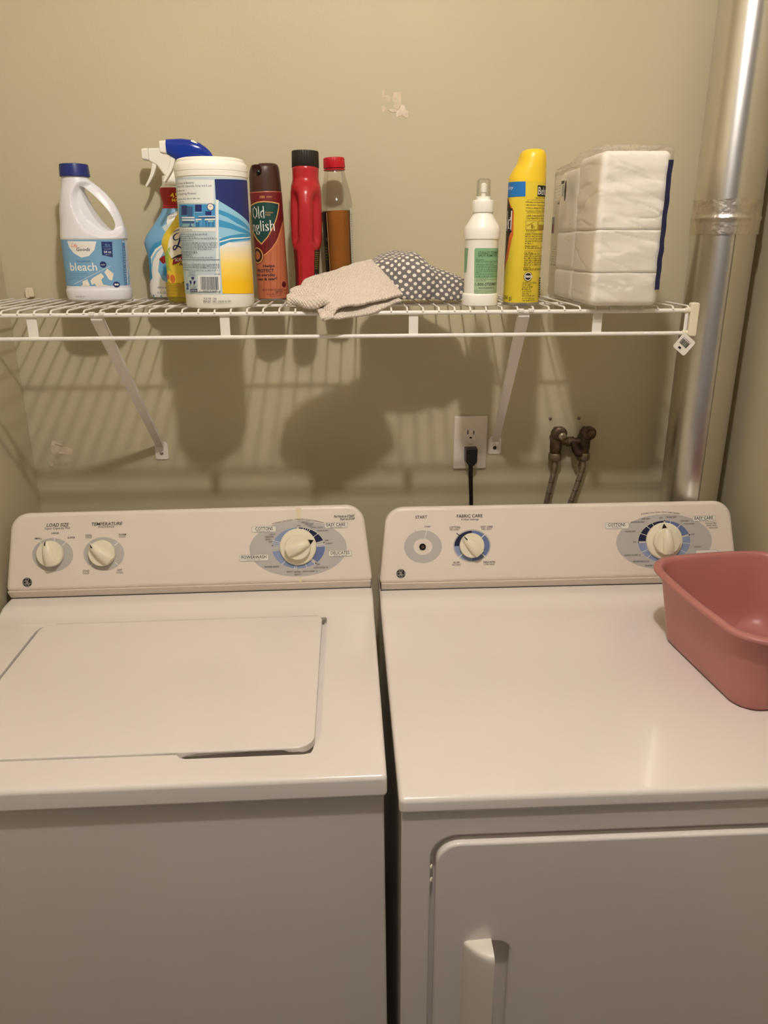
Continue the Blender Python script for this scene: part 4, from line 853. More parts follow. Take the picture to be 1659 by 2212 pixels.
# ---------------------------------------------------------------- water valves and hoses
M_brass=mat('tarnished_brass',(104,86,68),.45,.7,bump=.0006,bscale=250,var=.5,vscale=70)
M_nut=mat('dull_nickel',(160,145,125),.4,.85,var=.4,vscale=90)
M_braid=mat('braided_steel_hose',(178,166,156),.28,.85,bump=.0006,bscale=500,var=.35,vscale=150)
va=thing('water_valve','tarnished brass twin washer valve on the back wall, right of the outlet','valve',(.463,0,1.157))
ry=lambda x,y,z:Matrix.Translation((x,y,z))@Matrix.Rotation(PI/2,4,'X')
zl,zr=.022,.022
for x in (-.030,.030):
    mesh('valve_body',*join(tube([(x,-.022,-.022),(x,-.022,-.010),(x,-.022,.004),(x,-.022,.024),(x,-.022,.034)],[.0105,.0125,.0125,.0120,.006],16),tube([(x,-.0002,.008),(x,-.022,.008)],.009,14)),M_brass,va)
    k=mesh('valve_stem',*xform(lathe([(.0135,0),(.0145,.004),(.0145,.010),(.011,.013),(.0065,.0135)],18),ry(x+(.003 if x<0 else .004),-.030,.024)),M_brass,va)
    mesh('stem_screw',*xform(lathe([(.0075,0),(.0085,.004),(.006,.007),(.002,.0078)],14),ry(x+(.006 if x<0 else .005),-.0435,.020 if x<0 else .0235)),M_nut if x<0 else M_brass,k)
    mesh('coupling_nut',*lathe([(.0125,-.037),(.0140,-.034),(.0140,-.024),(.0125,-.021)],6 if False else 20,x,-.022),M_nut,va)
mesh('cross_pipe',*tube([(-.022,-.022,.004),(-.008,-.022,.003),(-.007,-.022,.003),(.007,-.022,.003),(.008,-.022,.003),(.022,-.022,.004)],[.008,.008,.0105,.0105,.008,.008],14),M_brass,va)
mesh('lever',*tube([(.004,-.034,.004),(.007,-.040,-.008),(.0125,-.044,-.016),(.020,-.046,-.019)],[.006,.0085,.0095,.007],12),mat('dark_rust',(70,50,38),.6,.5,var=.5,vscale=90,bump=.0006),va)
for x,pts,lb in ((-.030,[(.433,-.022,1.118),(.433,-.022,1.10),(.430,-.022,1.07),(.422,-.022,1.03),(.414,-.024,.98),(.405,-.03,.85),(.40,-.04,.60)],'left'),(.030,[(.493,-.022,1.118),(.493,-.022,1.10),(.489,-.022,1.072),(.478,-.022,1.035),(.466,-.024,1.0),(.455,-.03,.86),(.45,-.04,.60)],'right')):
    h=thing('supply_hose','braided steel water hose hanging from the %s valve down behind the dryer'%lb,'hose',(pts[0][0],-.022,1.1205),group='braided water hoses')
    O=Vector((pts[0][0],-.022,1.1205)); Q=[tuple(Vector(p)-O) for p in pts]
    Qs=[]
    for i in range(1,len(Q)-1):
        pass
    Qs=bez(Q[1],Q[2],Q[3],Q[4],14)+[Q[5],Q[6]]
    mesh('braided_tube',*tube(Qs,.0060,12),M_braid,h)
    rings=[]
    for i,p in enumerate(Qs[:-3]):
        if i%3==1: rings.append(tube([tuple(Vector(p)+Vector((0,0,.0006))),tuple(Vector(p)-Vector((0,0,.0006)))],.0064,12))
    mesh('dark_weave_mark',*join(*rings),mat('weave_dark',(80,66,60),.6,.3),h)['kind']='stuff'
    mesh('ferrule',*tube([Q[0],Q[1],tuple(Vector(Q[1])+(Vector(Q[2])-Vector(Q[1])).normalized()*.008)],[.0074,.0074,.0070],14),M_nut,h)
    mesh('collar',*tube([(0,0,-.0125),(0,0,-.0155)],.0086,14),M_nut,h)
for x in (.4232,.4842):
    s=tag(mesh('wall_screw',*xform(lathe([(.0033,0),(.0033,.0016),(.0016,.0026)],14),Matrix.Rotation(PI/2,4,'X')),M_nut,None,loc=(x,-.0001,1.2045)),'small metal screw in the wall above the %s water valve'%('left' if x<.45 else 'right'),'screw','screws above the water valves')
# ---------------------------------------------------------------- dryer duct
M_duct=mat('galvanised_duct',(222,218,212),.30,1,var=.06,vscale=4)
M_foil=mat('foil_tape',(222,214,202),.36,1,bump=.0015,bscale=90,var=.2,vscale=40)
nt=M_duct.node_tree; tg=nt.nodes.new('ShaderNodeTangent'); tg.direction_type='RADIAL'; tg.axis='Z'; nt.links.new(tg.outputs[0],nt.nodes['Principled BSDF'].inputs['Tangent']); nt.nodes['Principled BSDF'].inputs['Anisotropic'].default_value=.46; nt.nodes['Principled BSDF'].inputs['Anisotropic Rotation'].default_value=0.25
du=thing('vent_duct','shiny round metal dryer vent duct rising in the right-hand corner','duct',(.706,-.075,.60))
def pipe(name,z0,z1,r,r2=None):
    n=40;V=[];F=[];seg=96;r2=r2 or r
    for j in range(n+1):
        z=z0+(z1-z0)*j/n; rr=r+(r2-r)*j/n
        for i in range(seg):
            a=2*PI*i/seg; w=1+.006*noise.noise(Vector((math.cos(a)*1.3,math.sin(a)*1.3,z*2.2)))
            V.append((rr*w*math.cos(a),rr*w*math.sin(a),z-.60))
    for j in range(n):
        for i in range(seg): F.append((j*seg+i,j*seg+(i+1)%seg,(j+1)*seg+(i+1)%seg,(j+1)*seg+i))
    return mesh(name,V,F,M_duct,du,smooth=60)
pipe('lower_pipe',.45,1.60,.0555,.0570); pipe('upper_pipe',1.59,2.455,.0590,.0575)
mesh('pipe_seam',*tube([(-.004,-.0578,-.14),(-.004,-.0592,.995)],.0011,6),M_duct,du)
V=[];F=[];seg=160;rowsz=[1.566+i*.0025 for i in range(25)]
for j,z in enumerate(rowsz):
    for i in range(seg):
        a=2*PI*i/seg; d=.0585+ .0020*math.exp(-((z-1.594)/.0035)**2)+.0009*max(0,noise.noise(Vector((i*.28,z*18,2))))+.0005*noise.noise(Vector((i*.9,z*160,0)))
        zz=z+(.0016*noise.noise(Vector((i*.35,j*.01,4))) if j in (0,24) else 0); d+=.0008
        V.append((d*math.cos(a),d*math.sin(a),zz-.60))
for j in range(len(rowsz)-1):
    for i in range(seg): F.append((j*seg+i,j*seg+(i+1)%seg,(j+1)*seg+(i+1)%seg,(j+1)*seg+i))
mesh('foil_tape',V,F,M_foil,du,smooth=60)
# ---------------------------------------------------------------- pink basin
M_pink=mat('pink_plastic',(186,122,116),.34,var=.06,vscale=12,spec=.4)
ba=thing('wash_basin','pink plastic wash basin standing on the right end of the dryer top','basin',(.636,-.520,.9155),(0,0,math.radians(6)))
def brr(hx,hy,r,z,bow=0,k=12):
    P=rrect(-hx,hx,-hy,hy,r,k); Q=[]
    n=len(P)
    for i in range(n):
        a,b=P[i],P[(i+1)%n]; m=max(1,int(math.dist(a,b)/.02)) if math.dist(a,b)>.03 else 1
        if m>1: m=10
        Q+=[(a[0]+(b[0]-a[0])*q/m,a[1]+(b[1]-a[1])*q/m) for q in range(m)]
    return [(x*(1+bow*max(0,1-(y/hy)**2)/hx),y*(1+bow*max(0,1-(x/hx)**2)/hy),z) for x,y in Q]
hxT,hyT=.116,.140
loops=[brr(.086,.111,.026,.0005),brr(.092,.117,.032,.0005,.001),brr(.096,.121,.036,.005,.001)]
for i in range(1,9):
    t=i/8; loops.append(brr(.096+.016*t,.121+.016*t,.036+.006*t,.005+.119*t,.001+.008*t))
loops+=[brr(.1135,.1385,.043,.1245,.009),brr(.122,.147,.047,.1250,.010),brr(.1225,.1475,.047,.1292,.010),brr(.1205,.1455,.046,.1312,.010),brr(.1135,.1385,.043,.1318,.009),brr(.1115,.1365,.041,.1305,.009)]
for i in range(8,0,-1):
    t=i/8; loops.append(brr(.0945+.015*t,.1195+.0155*t,.035+.006*t,.008+.116*t,.001+.008*t))
loops+=[brr(.0865,.1135,.042,.0034),brr(.078,.105,.033,.003)]
n=len(loops[0]);V=[p for l in loops for p in l];F=[]
for j in range(len(loops)-1):
    for i in range(n): F.append((j*n+i,j*n+(i+1)%n,(j+1)*n+(i+1)%n,(j+1)*n+i))
F.append(tuple(range(n))[::-1]);F.append(tuple((len(loops)-1)*n+i for i in range(n)))
mesh('basin_shell',V,F,M_pink,ba,smooth=60)
# ---------------------------------------------------------------- bottles
M_sp=None
def cap_lathe(name,r,z0,z1,m,parent,cx=0,cy=0,ribs=0,rt=None):
    rt=rt or r; seg=120 if ribs else 56; V,F=lathe([(r*.98,z0),(r,z0+.0008),(rt,z1-.0022),(rt*.985,z1-.0008),(rt*.94,z1)],seg,cx,cy)
    if ribs: V=[(cx+(x-cx)*(1+.012*math.cos(ribs*math.atan2(y-cy,x-cx))),cy+(y-cy)*(1+.012*math.cos(ribs*math.atan2(y-cy,x-cx))),z) for x,y,z in V]
    return mesh(name,V,F,m,parent,smooth=35)
# 1 bleach bottle
b=thing('bleach_bottle','white bleach bottle with blue cap, blue label and loop handle, leftmost on the shelf','bottle',(-.449,-.09,ZS))
rows=[(0,0,0,.050,.032,2.4),(.003,0,0,.0555,.0365,2.4),(.012,0,0,.0575,.0385,2.4),(.019,0,0,.0575,.0385,2.4),(.0225,0,0,.0562,.0375,2.4),(.026,0,0,.0560,.0373,2.4),(.030,0,0,.0560,.0373,2.4),(.100,.001,0,.0560,.0373,2.4),(.104,.001,0,.0560,.0373,2.4),(.107,.0018,0,.0575,.0385,2.4),(.118,.0022,0,.0568,.038,2.4),(.135,.0015,0,.0540,.0365,2.3),(.150,-.0005,0,.0512,.035,2.3),(.165,-.003,0,.0465,.032,2.2),(.180,-.0075,0,.0395,.028,2.1),(.190,-.0115,0,.0330,.0245,2),(.198,-.0158,0,.0270,.0225,2),(.203,-.0185,0,.0235,.022,2),(.2075,-.0185,0,.0215,.0215,2)]
R2=smoothrows(rows,5)
EX,EZ=.0215,.1545       # centre of the scooped grip
def scoop(p,a):
    x,y,z=p; dx,dz=x-EX,z-EZ; c,s=math.cos(math.radians(52)),math.sin(math.radians(52))
    u=(dx*c-dz*s)/.047; v=(dx*s+dz*c)/.034
    # scooped panel left/below of the handle tube, the tube itself stays round
    d=math.sqrt(u*u+v*v); k=max(0,min(1,(1.12-d)/.22)); k=k*k*(3-2*k)
    return (x,y*(1-.50*k),z)
V,F=loft(R2,96,scoop)
bo=mesh('body',V,F,M_pw,b,smooth=60)
ang=math.radians(-55.5); P=[]
for i in range(28):
    a=2*PI*i/28; u=.0430*math.cos(a)*(1) ; v=.0125*math.sin(a)*(1.0+.35*math.cos(a)); c,s=math.cos(ang),math.sin(ang); P.append((.0168+u*c-v*s,.1560+u*s+v*c))
boolcut(bo,[prism(P,lambda x,z:(x,-.06,z),lambda x,z:(x,.06,z))]); bevel(bo,.0022,3,55)
cap_lathe('cap',.0252,.2075,.2275,mat('blue_cap',(28,42,116),.35),b,-.0185,0,0,.0240)
pr=Print(frontmap([r for r in R2]),strip=.003,zs=.004); pr.run(LABELS['bleach']); pr.build('label',b)
# trigger heads
M_blue=mat('royal_blue_plastic',(24,52,150),.18,coat=.3)
def trigger_head(root,shroud):
    z=.0
    def ext(name,pts,w,m,bev,par):
        V,F=prism(pts,lambda x,zz:(x,-w,zz),lambda x,zz:(x,w,zz)); return bevel(mesh(name,V,F,m,par,smooth=0),bev,4,30)
    cap_lathe('collar',.0175,.196,.212,M_pw2,root,.002,0,36,.0165)
    pts=[(-.034,.257),(.010,.2575),(.022,.251),(.024,.236),(.018,.222),(.014,.211),(-.002,.210),(-.0105,.214),(-.020,.228),(-.034,.236)]
    hd=ext('trigger_head',pts,.0085,M_pw2,.0035,root)
    V,F=prism(rrect(-.0095,.0095,-.0105,.0105,.004,4),lambda y,q:(-.0335,y,.2468+q),lambda y,q:(-.0450,y*.92,.2472+q*.86)); bevel(mesh('nozzle',V,F,M_pw2,root,smooth=0),.0012,2)
    P=bez((-.0245,.2325),(-.028,.217),(-.033,.209),(-.0435,.1945),12); V=[];F=[]
    for i,(x,zz) in enumerate(P):
        t=i/12; w=.0070-.0012*t; th=.0042-.0022*t; x2,z2=P[min(12,i+1)];x1,z1=P[max(0,i-1)];L=math.hypot(x2-x1,z2-z1);nx,nz=-(z2-z1)/L*th,(x2-x1)/L*th
        V+=[(x-nx,-w,zz-nz),(x+nx,-w,zz+nz),(x+nx,w,zz+nz),(x-nx,w,zz-nz)]
    for i in range(12):
        for q in range(4): F.append((i*4+q,i*4+(q+1)%4,(i+1)*4+(q+1)%4,(i+1)*4+q))
    F.append((3,2,1,0));F.append((48,49,50,51)); bevel(mesh('trigger',V,F,M_pw2,root,smooth=0),.0012,2)
    if shroud:
        V=[];F=[];n=22;sg=24
        top=[(-.0335,.2595),(-.010,.2605),(.006,.2590),(.020,.2540),(.031,.2465),(.0375,.2395),(.040,.2345)]
        bot=[(-.0335,.2355),(-.024,.2290),(-.012,.2225),(.006,.2235),(.024,.2260),(.034,.2265),(.040,.2300)]
        def at(L,x):
            for p,q in zip(L,L[1:]):
                if x<=q[0]: return p[1]+(q[1]-p[1])*(x-p[0])/(q[0]-p[0])
            return L[-1][1]
        for j in range(n+1):
            x=-.0335+.0735*(j/n); zt,zb=at(top,x),at(bot,x); w=.0125*(1-max(0,(j/n-.45)/.55)**2.2*.75)
            for i in range(sg):
                a=2*PI*i/sg; yy,zz=sup(a,w,(zt-zb)/2,2.5); V.append((x,yy,(zt+zb)/2+zz))
        for j in range(n):
            for i in range(sg): F.append((j*sg+i,j*sg+(i+1)%sg,(j+1)*sg+(i+1)%sg,(j+1)*sg+i))
        F.append(tuple(range(sg))[::-1]);F.append(tuple(n*sg+i for i in range(sg))); mesh('shroud',V,F,M_blue,root,smooth=50)
rowsS=[(0,0,0,.046,.024,2.6),(.0025,0,0,.052,.029,2.6),(.010,0,0,.0555,.031,2.6),(.045,0,0,.0525,.030,2.5),(.078,0,0,.0535,.030,2.4),(.098,0,0,.0575,.0305,2.3),(.112,0,0,.0520,.0295,2.2),(.128,0,0,.0390,.026,2.1),(.140,0,0,.0300,.023,2),(.150,0,0,.0225,.0195,2),(.159,0,0,.0185,.0175,2),(.166,0,0,.0175,.017,2),(.178,0,0,.0200,.0185,2),(.188,0,0,.0215,.019,2),(.193,0,0,.0195,.018,2),(.198,0,0,.0145,.0145,2)]
RS=smoothrows(rowsS,5)
def sprayer(loc,label,cols,key,shroud,clear):
    t=thing('spray_bottle',label,'bottle',loc,group='trigger spray bottles')
    zs=[r[0] for r in RS]; V,F=loft(RS,72); zc=[(V[f[0]][2]+V[f[2]][2])/2 if len(f)==4 else (0 if V[f[0]][2]<.05 else .2) for f in F]
    fm=[0 if z<.0105 else (1 if z<.158 else (2 if z<.192 else 3)) for z in zc]
    mesh('body',V,F,[clear,cols[0],cols[1],M_pw2],t,fm=fm,smooth=60)
    pr=Print(frontmap(RS),strip=.003,zs=.004); pr.run(LABELS[key]); pr.build('label',t)
    trigger_head(t,shroud)
sprayer((-.312,-.05,ZS),'spray bottle with plain white trigger, red neck and light-blue label, against the wall',(mat('sleeve_blue',(120,175,215),.35,var=.1,vscale=20),mat('sleeve_red',(165,30,32),.35)),'spra',False,mat('clear_grey_plastic',(190,195,190),.2,trans=.5))
sprayer((-.257,-.155,ZS),'spray bottle with royal-blue trigger head and yellow lemon label, behind the wipes canister','' or (mat('sleeve_yellow',(232,205,60),.35,var=.1,vscale=20),mat('sleeve_red2',(165,30,32),.35)),'sprb',True,mat('clear_yellow_liquid',(205,185,60),.15,trans=.5))
# 3 wipes canister
t=thing('wipes_canister','tall round white wipes canister with blue and yellow label, at the shelf front','canister',(-.206,-.255,ZS))
mesh('body',*lathe([(.050,0),(.053,.0012),(.0546,.005),(.0548,.0215),(.0548,.1925)],96),M_pw2,t,smooth=30)
mesh('lid',*lathe([(.0548,.1925),(.0558,.1932),(.0558,.2000),(.0553,.2006),(.0560,.2012),(.0560,.2085),(.0553,.2105),(.0530,.2135),(.0522,.2140),(.0518,.2165),(.0500,.2185),(.0460,.2198),(.030,.2208),(.010,.2212)],96),M_pw2,t,smooth=32)
pr=Print(cylmap(.0548),strip=.0025); pr.run(LABELS['wipes']); pr.build('label',t)
# 4 brown aerosol
t=thing('aerosol_can','brown-capped wood polish aerosol can with green shield label, right of the wipes canister','can',(-.132,-.11,ZS),(0,-.028,0),group='aerosol cans')
M_can=mat('can_steel',(170,165,155),.3,.9)
mesh('can_body',*lathe([(.0265,0),(.0279,.0008),(.0279,.003),(.0272,.004),(.0275,.0045),(.0275,.1810),(.0262,.184)],80),M_can,t,smooth=30)
V,F=loft([(.1812,0,0,.0274,.0274,2),(.190,0,0,.0273,.0273,2),(.2055,0,0,.0266,.0266,2),(.214,.0005,0,.0258,.026,2),(.220,.001,0,.0245,.0248,2),(.2245,.0015,0,.0222,.0225,2),(.2262,.002,0,.0185,.019,2)],80)
cp=mesh('spray_cap',V,F,mat('dark_brown_plastic',(66,40,30),.4),t,smooth=60)
boolcut(cp,[prism([(-.0065,.2185),(-.0055,.230),(-.0095,.2305),(-.013,.222),(-.013,.208),(-.0175,.198),(-.032,.1935),(-.032,.2062),(-.022,.209),(-.0215,.232),(-.0215,.232)][:8]+[(-.020,.210),(-.019,.214),(-.018,.232),(-.0075,.232)],lambda x,z:(x,-.05,z),lambda x,z:(x,.004,z))] if False else [xform(lathe([(.0085,-.02),(.0085,.03)],24),Matrix.Translation((-.010,-.026,.214))@Matrix.Rotation(math.radians(-68),4,'X'))]); bevel(cp,.0012,2,50)
mesh('nozzle',*xform(lathe([(.0035,0),(.0035,.006),(.002,.007)],16),Matrix.Translation((-.008,-.016,.212))@Matrix.Rotation(PI/2,4,'X')),M_black,t)
pr=Print(cylmap(.0275),strip=.0022); pr.run(LABELS['oe']); pr.build('label',t)
# 5 red bottle
t=thing('cleaner_bottle','opaque red bottle with black cap seen edge-on, between the brown aerosol and the amber bottle','bottle',(-.0705,-.112,ZS),(0,.018,0))
rr=[(0,0,0,.0195,.034,2.6),(.003,0,0,.0215,.0375,2.6),(.012,0,0,.0210,.038,2.6),(.045,0,0,.0205,.038,2.6),(.085,0,0,.0225,.038,2.5),(.092,0,0,.0250,.039,2.4),(.102,0,0,.0268,.040,2.3),(.130,0,0,.0278,.041,2.3),(.160,0,0,.0275,.040,2.2),(.180,0,0,.0268,.036,2.1),(.190,0,0,.0258,.031,2),(.196,0,0,.0240,.026,2),(.202,0,0,.0228,.0235,2),(.221,0,0,.0228,.0235,2),(.2235,0,0,.0205,.0205,2),(.226,0,0,.0165,.0165,2)]
def ridge(p,a):
    x,y,z=p; k=max(0,min(1,(z-.088)/.020))*max(0,min(1,(.190-z)/.030)); k=k*k*(3-2*k)
    d=abs((a-1.5*PI+PI)%(2*PI)-PI); g=math.exp(-((d-.85)/.36)**2)*k
    k2=max(0,min(1,(z-.015)/.02))*max(0,min(1,(.10-z)/.03)); g2=math.exp(-((d-.45)/.16)**2)*k2*.35
    s=1-.38*g-.12*g2; return (x*s,y*s,z)
M_red=mat('red_plastic',(178,38,44),.28,spec=.5)
mesh('body',*loft(smoothrows(rr,5),96,ridge),M_red,t,smooth=60)
cap_lathe('cap',.0232,.2195,.2465,mat('black_cap',(34,28,24),.5),t,0,0,40,.0228)
def sidepatch(rows,a0,a1,z0,z1,off,n=8):
    V=[];F=[]
    for j in range(7):
        z=z0+(z1-z0)*j/6; cx,cy,rx,ry,e=interp(rows,z)
        for i in range(n+1):
            a=a0+(a1-a0)*i/n; x,y=sup(a,rx+off,ry+off,e); V.append((cx+x,cy+y,z))
    for j in range(6):
        for i in range(n): F.append((j*(n+1)+i,j*(n+1)+i+1,(j+1)*(n+1)+i+1,(j+1)*(n+1)+i))
    return V,F
def sidemap(rows,a0,a1,off):
    def f(u,z,h):
        cx,cy,rx,ry,e=interp(rows,z); a=a0+(a1-a0)*u; x,y=sup(a,rx+off+h,ry+off+h,e); return (cx+x,cy+y,z)
    return f
M_dkl=mat('dark_label',(32,26,24),.4)
for (a0,a1) in ((-.95,.6),(PI+.95,PI-.6)):
    l=mesh('side_label',*sidepatch(rr,a0,a1,.014,.086,.0006),M_dkl if a0<0 else mat('dark_red_label',(110,24,26),.4),t,smooth=60)
pr=Print(sidemap(rr,-.95,.6,.0006),base=.0003)
for i in range(9): pr.words(.03,.45,.055+i*.0034,.0018,'yelpic')
pr.rect(.05,.030,.30,.046,'cream')
pr.build('label_print',t)
# 6 amber bottle
t=thing('oil_bottle','clear bottle of amber liquid with red cap, right of the red bottle','bottle',(-.0095,-.066,ZS),(0,-.034,0))
rb=[(0,0,0,.0215,.036,2.8),(.003,0,0,.0245,.0395,2.8),(.02,0,0,.0250,.040,2.8),(.08,0,0,.0255,.040,2.7),(.12,0,0,.0262,.040,2.6),(.152,0,0,.0272,.0395,2.4),(.166,0,0,.0285,.038,2.2),(.178,0,0,.0272,.034,2.1),(.195,0,0,.0232,.0265,2),(.212,0,0,.0190,.020,2),(.2225,0,0,.0172,.0172,2),(.2255,0,0,.0172,.0172,2)]
RB=smoothrows(rb,5)
M_clear=bpy.data.materials.new('clear_bottle_plastic'); M_clear.use_nodes=True; nt=M_clear.node_tree; nt.nodes.clear()
o_=nt.nodes.new('ShaderNodeOutputMaterial'); mx=nt.nodes.new('ShaderNodeMixShader'); tr=nt.nodes.new('ShaderNodeBsdfTransparent'); gl=nt.nodes.new('ShaderNodeBsdfGlossy'); fr=nt.nodes.new('ShaderNodeFresnel')
tr.inputs[0].default_value=(.95,.95,.93,1); gl.inputs['Roughness'].default_value=.06; fr.inputs[0].default_value=1.5
mp=nt.nodes.new('ShaderNodeMath'); mp.operation='MULTIPLY'; mp.inputs[1].default_value=.35; nt.links.new(fr.outputs[0],mp.inputs[0])
df=nt.nodes.new('ShaderNodeBsdfDiffuse'); df.inputs[0].default_value=(*lin((225,220,210)),1); m0=nt.nodes.new('ShaderNodeMixShader'); m0.inputs[0].default_value=.025
nt.links.new(tr.outputs[0],m0.inputs[1]); nt.links.new(df.outputs[0],m0.inputs[2])
nt.links.new(mp.outputs[0],mx.inputs[0]); nt.links.new(m0.outputs[0],mx.inputs[1]); nt.links.new(gl.outputs[0],mx.inputs[2]); nt.links.new(mx.outputs[0],o_.inputs[0])
mesh('body',*loft(RB,80),M_clear,t,smooth=60)
RL=[(z,cx,cy,rx-.0012,ry-.0012,e) for z,cx,cy,rx,ry,e in RB if z<=.153]; RL[0]=(.002,)+RL[0][1:]
mesh('liquid',*loft(RL,64),mat('amber_oil',(158,92,4),.3,var=.25,vscale=18,spec=.2),t,smooth=60)
cap_lathe('cap',.0192,.2235,.2405,mat('red_cap',(196,26,40),.35),t,0,0,44,.0186)
mesh('neck_ring',*lathe([(.0180,.2195),(.0195,.2200),(.0195,.2215),(.0180,.2222)],48),MATS['red_cap'],t)
mesh('front_label',*sidepatch(RB,PI+1.02,PI-.6,.012,.150,.0007),M_dkl,t,smooth=60)
mesh('back_label',*sidepatch(RB,-.62,.6,.012,.156,.0007),mat('white_label',(225,222,212),.4),t,smooth=60)
pr=Print(sidemap(RB,PI+1.02,PI-.6,.0007),base=.0003)
pr.poly([(.02,.013),(.05,.013),(.05,.149),(.02,.149)],'goldline'); pr.rect(.09,.035,.5,.055,'darkred'); pr.rect(.09,.013,.5,.030,'cream'); pr.poly([(.1,.10),(.5,.13),(.5,.136),(.1,.106)],'goldline')
for i in range(5): pr.words(.12,.45,.070+i*.005,.0022,'yelpic')
pr.build('label_print',t)
pr=Print(sidemap(RB,-.62,.6,.0007),base=.0003)
for i in range(34): pr.words(.06,.42,.016+i*.0039,.0020,'ink' if i%9 else 'redor')
pr.rect(.0,.142,.6,.154,'slate'); pr.build('label_print',t)
# 7 spot remover
t=thing('pump_bottle','small white spot remover bottle with green label and clear-capped pump','bottle',(.218,-.274,ZS))
mesh('body',*lathe([(.0265,0),(.0283,.0010),(.0288,.004),(.0288,.0165),(.0280,.0185),(.0265,.0195),(.0265,.100),(.0268,.1015),(.0282,.1025),(.0285,.106),(.0285,.1165),(.0275,.1205),(.0170,.1365),(.0158,.1395),(.0158,.142)],80),M_pw2,t,smooth=35)
pr=Print(cylmap(.0265),strip=.0022); pr.run(LABELS['stan']); pr.build('label',t)
cap_lathe('screw_collar',.0172,.1415,.1595,M_pw2,t,0,0,48,.0164)
mesh('pump_base',*lathe([(.0120,.1590),(.0120,.1640),(.0105,.1650),(.0042,.1652),(.0042,.1705),(.0055,.1710),(.0052,.1800),(.0048,.1825),(.0035,.1835),(.0020,.1845),(.0010,.1848)],32),M_pw2,t,smooth=35)
mesh('clear_overcap',*lathe([(.0112,.1642),(.0106,.1870),(.0100,.1895),(.0075,.1910)],40),M_clear,t,smooth=40)
# 8 yellow aerosol
t=thing('aerosol_can','yellow furniture polish aerosol can with blue corner label, beside the paper pack','can',(.287,-.27,ZS),group='aerosol cans')
mesh('can_body',*lathe([(.0270,0),(.0292,.0006),(.0295,.0025),(.0288,.0045),(.0288,.1845),(.0278,.186)],80),[M_can],t,smooth=30)
M_yel=mat('yellow_can_paint',(222,196,58),.32)
mesh('painted_sleeve',*lathe([(.02885,.0050),(.02892,.0055),(.02892,.1835),(.02885,.1842)],96,caps=False),M_yel,t,smooth=30)
yr=[(.1842,0,0,.0290,.0290,2),(.187,0,0,.0290,.0290,2),(.194,.0004,0,.0284,.0285,2),(.204,.0028,0,.0255,.028,2),(.212,.0052,0,.0226,.0272,2.1),(.220,.0062,0,.0208,.0262,2.2),(.2265,.0066,0,.0190,.0245,2.2),(.2305,.0068,0,.0160,.021,2.2),(.2320,.0068,0,.0120,.017,2)]
mesh('spray_cap',*loft(smoothrows(yr,4),72),mat('yellow_plastic',(240,200,46),.35),t,smooth=60)
pr=Print(cylmap(.02895),strip=.0022); pr.run(LABELS['behold']); pr.build('label',t)
# ---------------------------------------------------------------- paper pack
t=thing('paper_pack','plastic-wrapped pack of white paper towels at the right end of the shelf','paper pack',(.437,-.197,ZS))
M_paper=mat('tissue_paper',(255,250,242),.85,bump=.0003,bscale=120,var=.03,vscale=20)
def softbox(x0,x1,y0,y1,z0,z1,seed,amp=.0022,r=.010,n=26,rb=.0005,rt=.0005):
    V=[];F=[];idx={}
    N=(n,n,max(10,int(n*(z1-z0)/(x1-x0)*1.0)))
    def vid(i,j,k):
        if (i,j,k) in idx: return idx[(i,j,k)]
        p=Vector((x0+(x1-x0)*i/N[0],y0+(y1-y0)*j/N[1],z0+(z1-z0)*k/N[2]))
        rz=rt if p.z>(z0+z1)/2 else rb
        c=Vector((min(max(p.x,x0+r),x1-r),min(max(p.y,y0+r),y1-r),min(max(p.z,z0+rb),z1-rt))); d=p-c; dd=Vector((d.x/r,d.y/r,d.z/rz)); L=dd.length
        if L>1e-6: p=c+d*(max(abs(dd.x),abs(dd.y),abs(dd.z))/L)
        q=Vector((p.x*16,p.y*16,p.z*55+seed*7.3)); w=1.2*noise.noise(q)+.25*noise.noise(q*3); q2=Vector((p.x*8+seed,p.y*10,p.z*46+p.x*14+seed)); w-=max(0,.05-abs(noise.noise(q2)))*44*(.4+max(0,noise.noise(Vector((p.x*9,p.z*14,seed)))))
        dn=(p-Vector(((x0+x1)/2,(y0+y1)/2,(z0+z1)/2))); dn.z*=.3; dn.normalize(); p+=dn*w*amp
        idx[(i,j,k)]=len(V); V.append(tuple(p)); return idx[(i,j,k)]
    a,b,c=N
    for j in range(b):
        for k in range(c): F.append((vid(0,j,k),vid(0,j,k+1),vid(0,j+1,k+1),vid(0,j+1,k))); F.append((vid(a,j,k),vid(a,j+1,k),vid(a,j+1,k+1),vid(a,j,k+1)))
    for i in range(a):
        for k in range(c): F.append((vid(i,0,k),vid(i+1,0,k),vid(i+1,0,k+1),vid(i,0,k+1))); F.append((vid(i,b,k),vid(i,b,k+1),vid(i+1,b,k+1),vid(i+1,b,k)))
    for i in range(a):
        for j in range(b): F.append((vid(i,j,0),vid(i,j+1,0),vid(i+1,j+1,0),vid(i+1,j,0))); F.append((vid(i,j,c),vid(i+1,j,c),vid(i+1,j+1,c),vid(i,j+1,c)))
    return V,F
zz=[(.0010,.0513),(.0513,.1146),(.1146,.2255)]
s=0
for (ya,yb) in ((-.134,-.012),(.004,.126)):
    for (z0,z1) in zz:
        s+=1; back=ya>0; mesh('paper_bundle',*softbox(-.052 if not back else -.046,.055,ya,yb,z0,min(z1,.2165) if back else z1,s,.0011 if z1<.2 else .0016,.011,48 if not back else 20,.009 if z0<.01 else .0005,.012 if z1>.2 else .0005),M_paper,t,smooth=70)
M_film=bpy.data.materials.new('clear_film'); M_film.use_nodes=True; nt=M_film.node_tree; nt.nodes.clear()
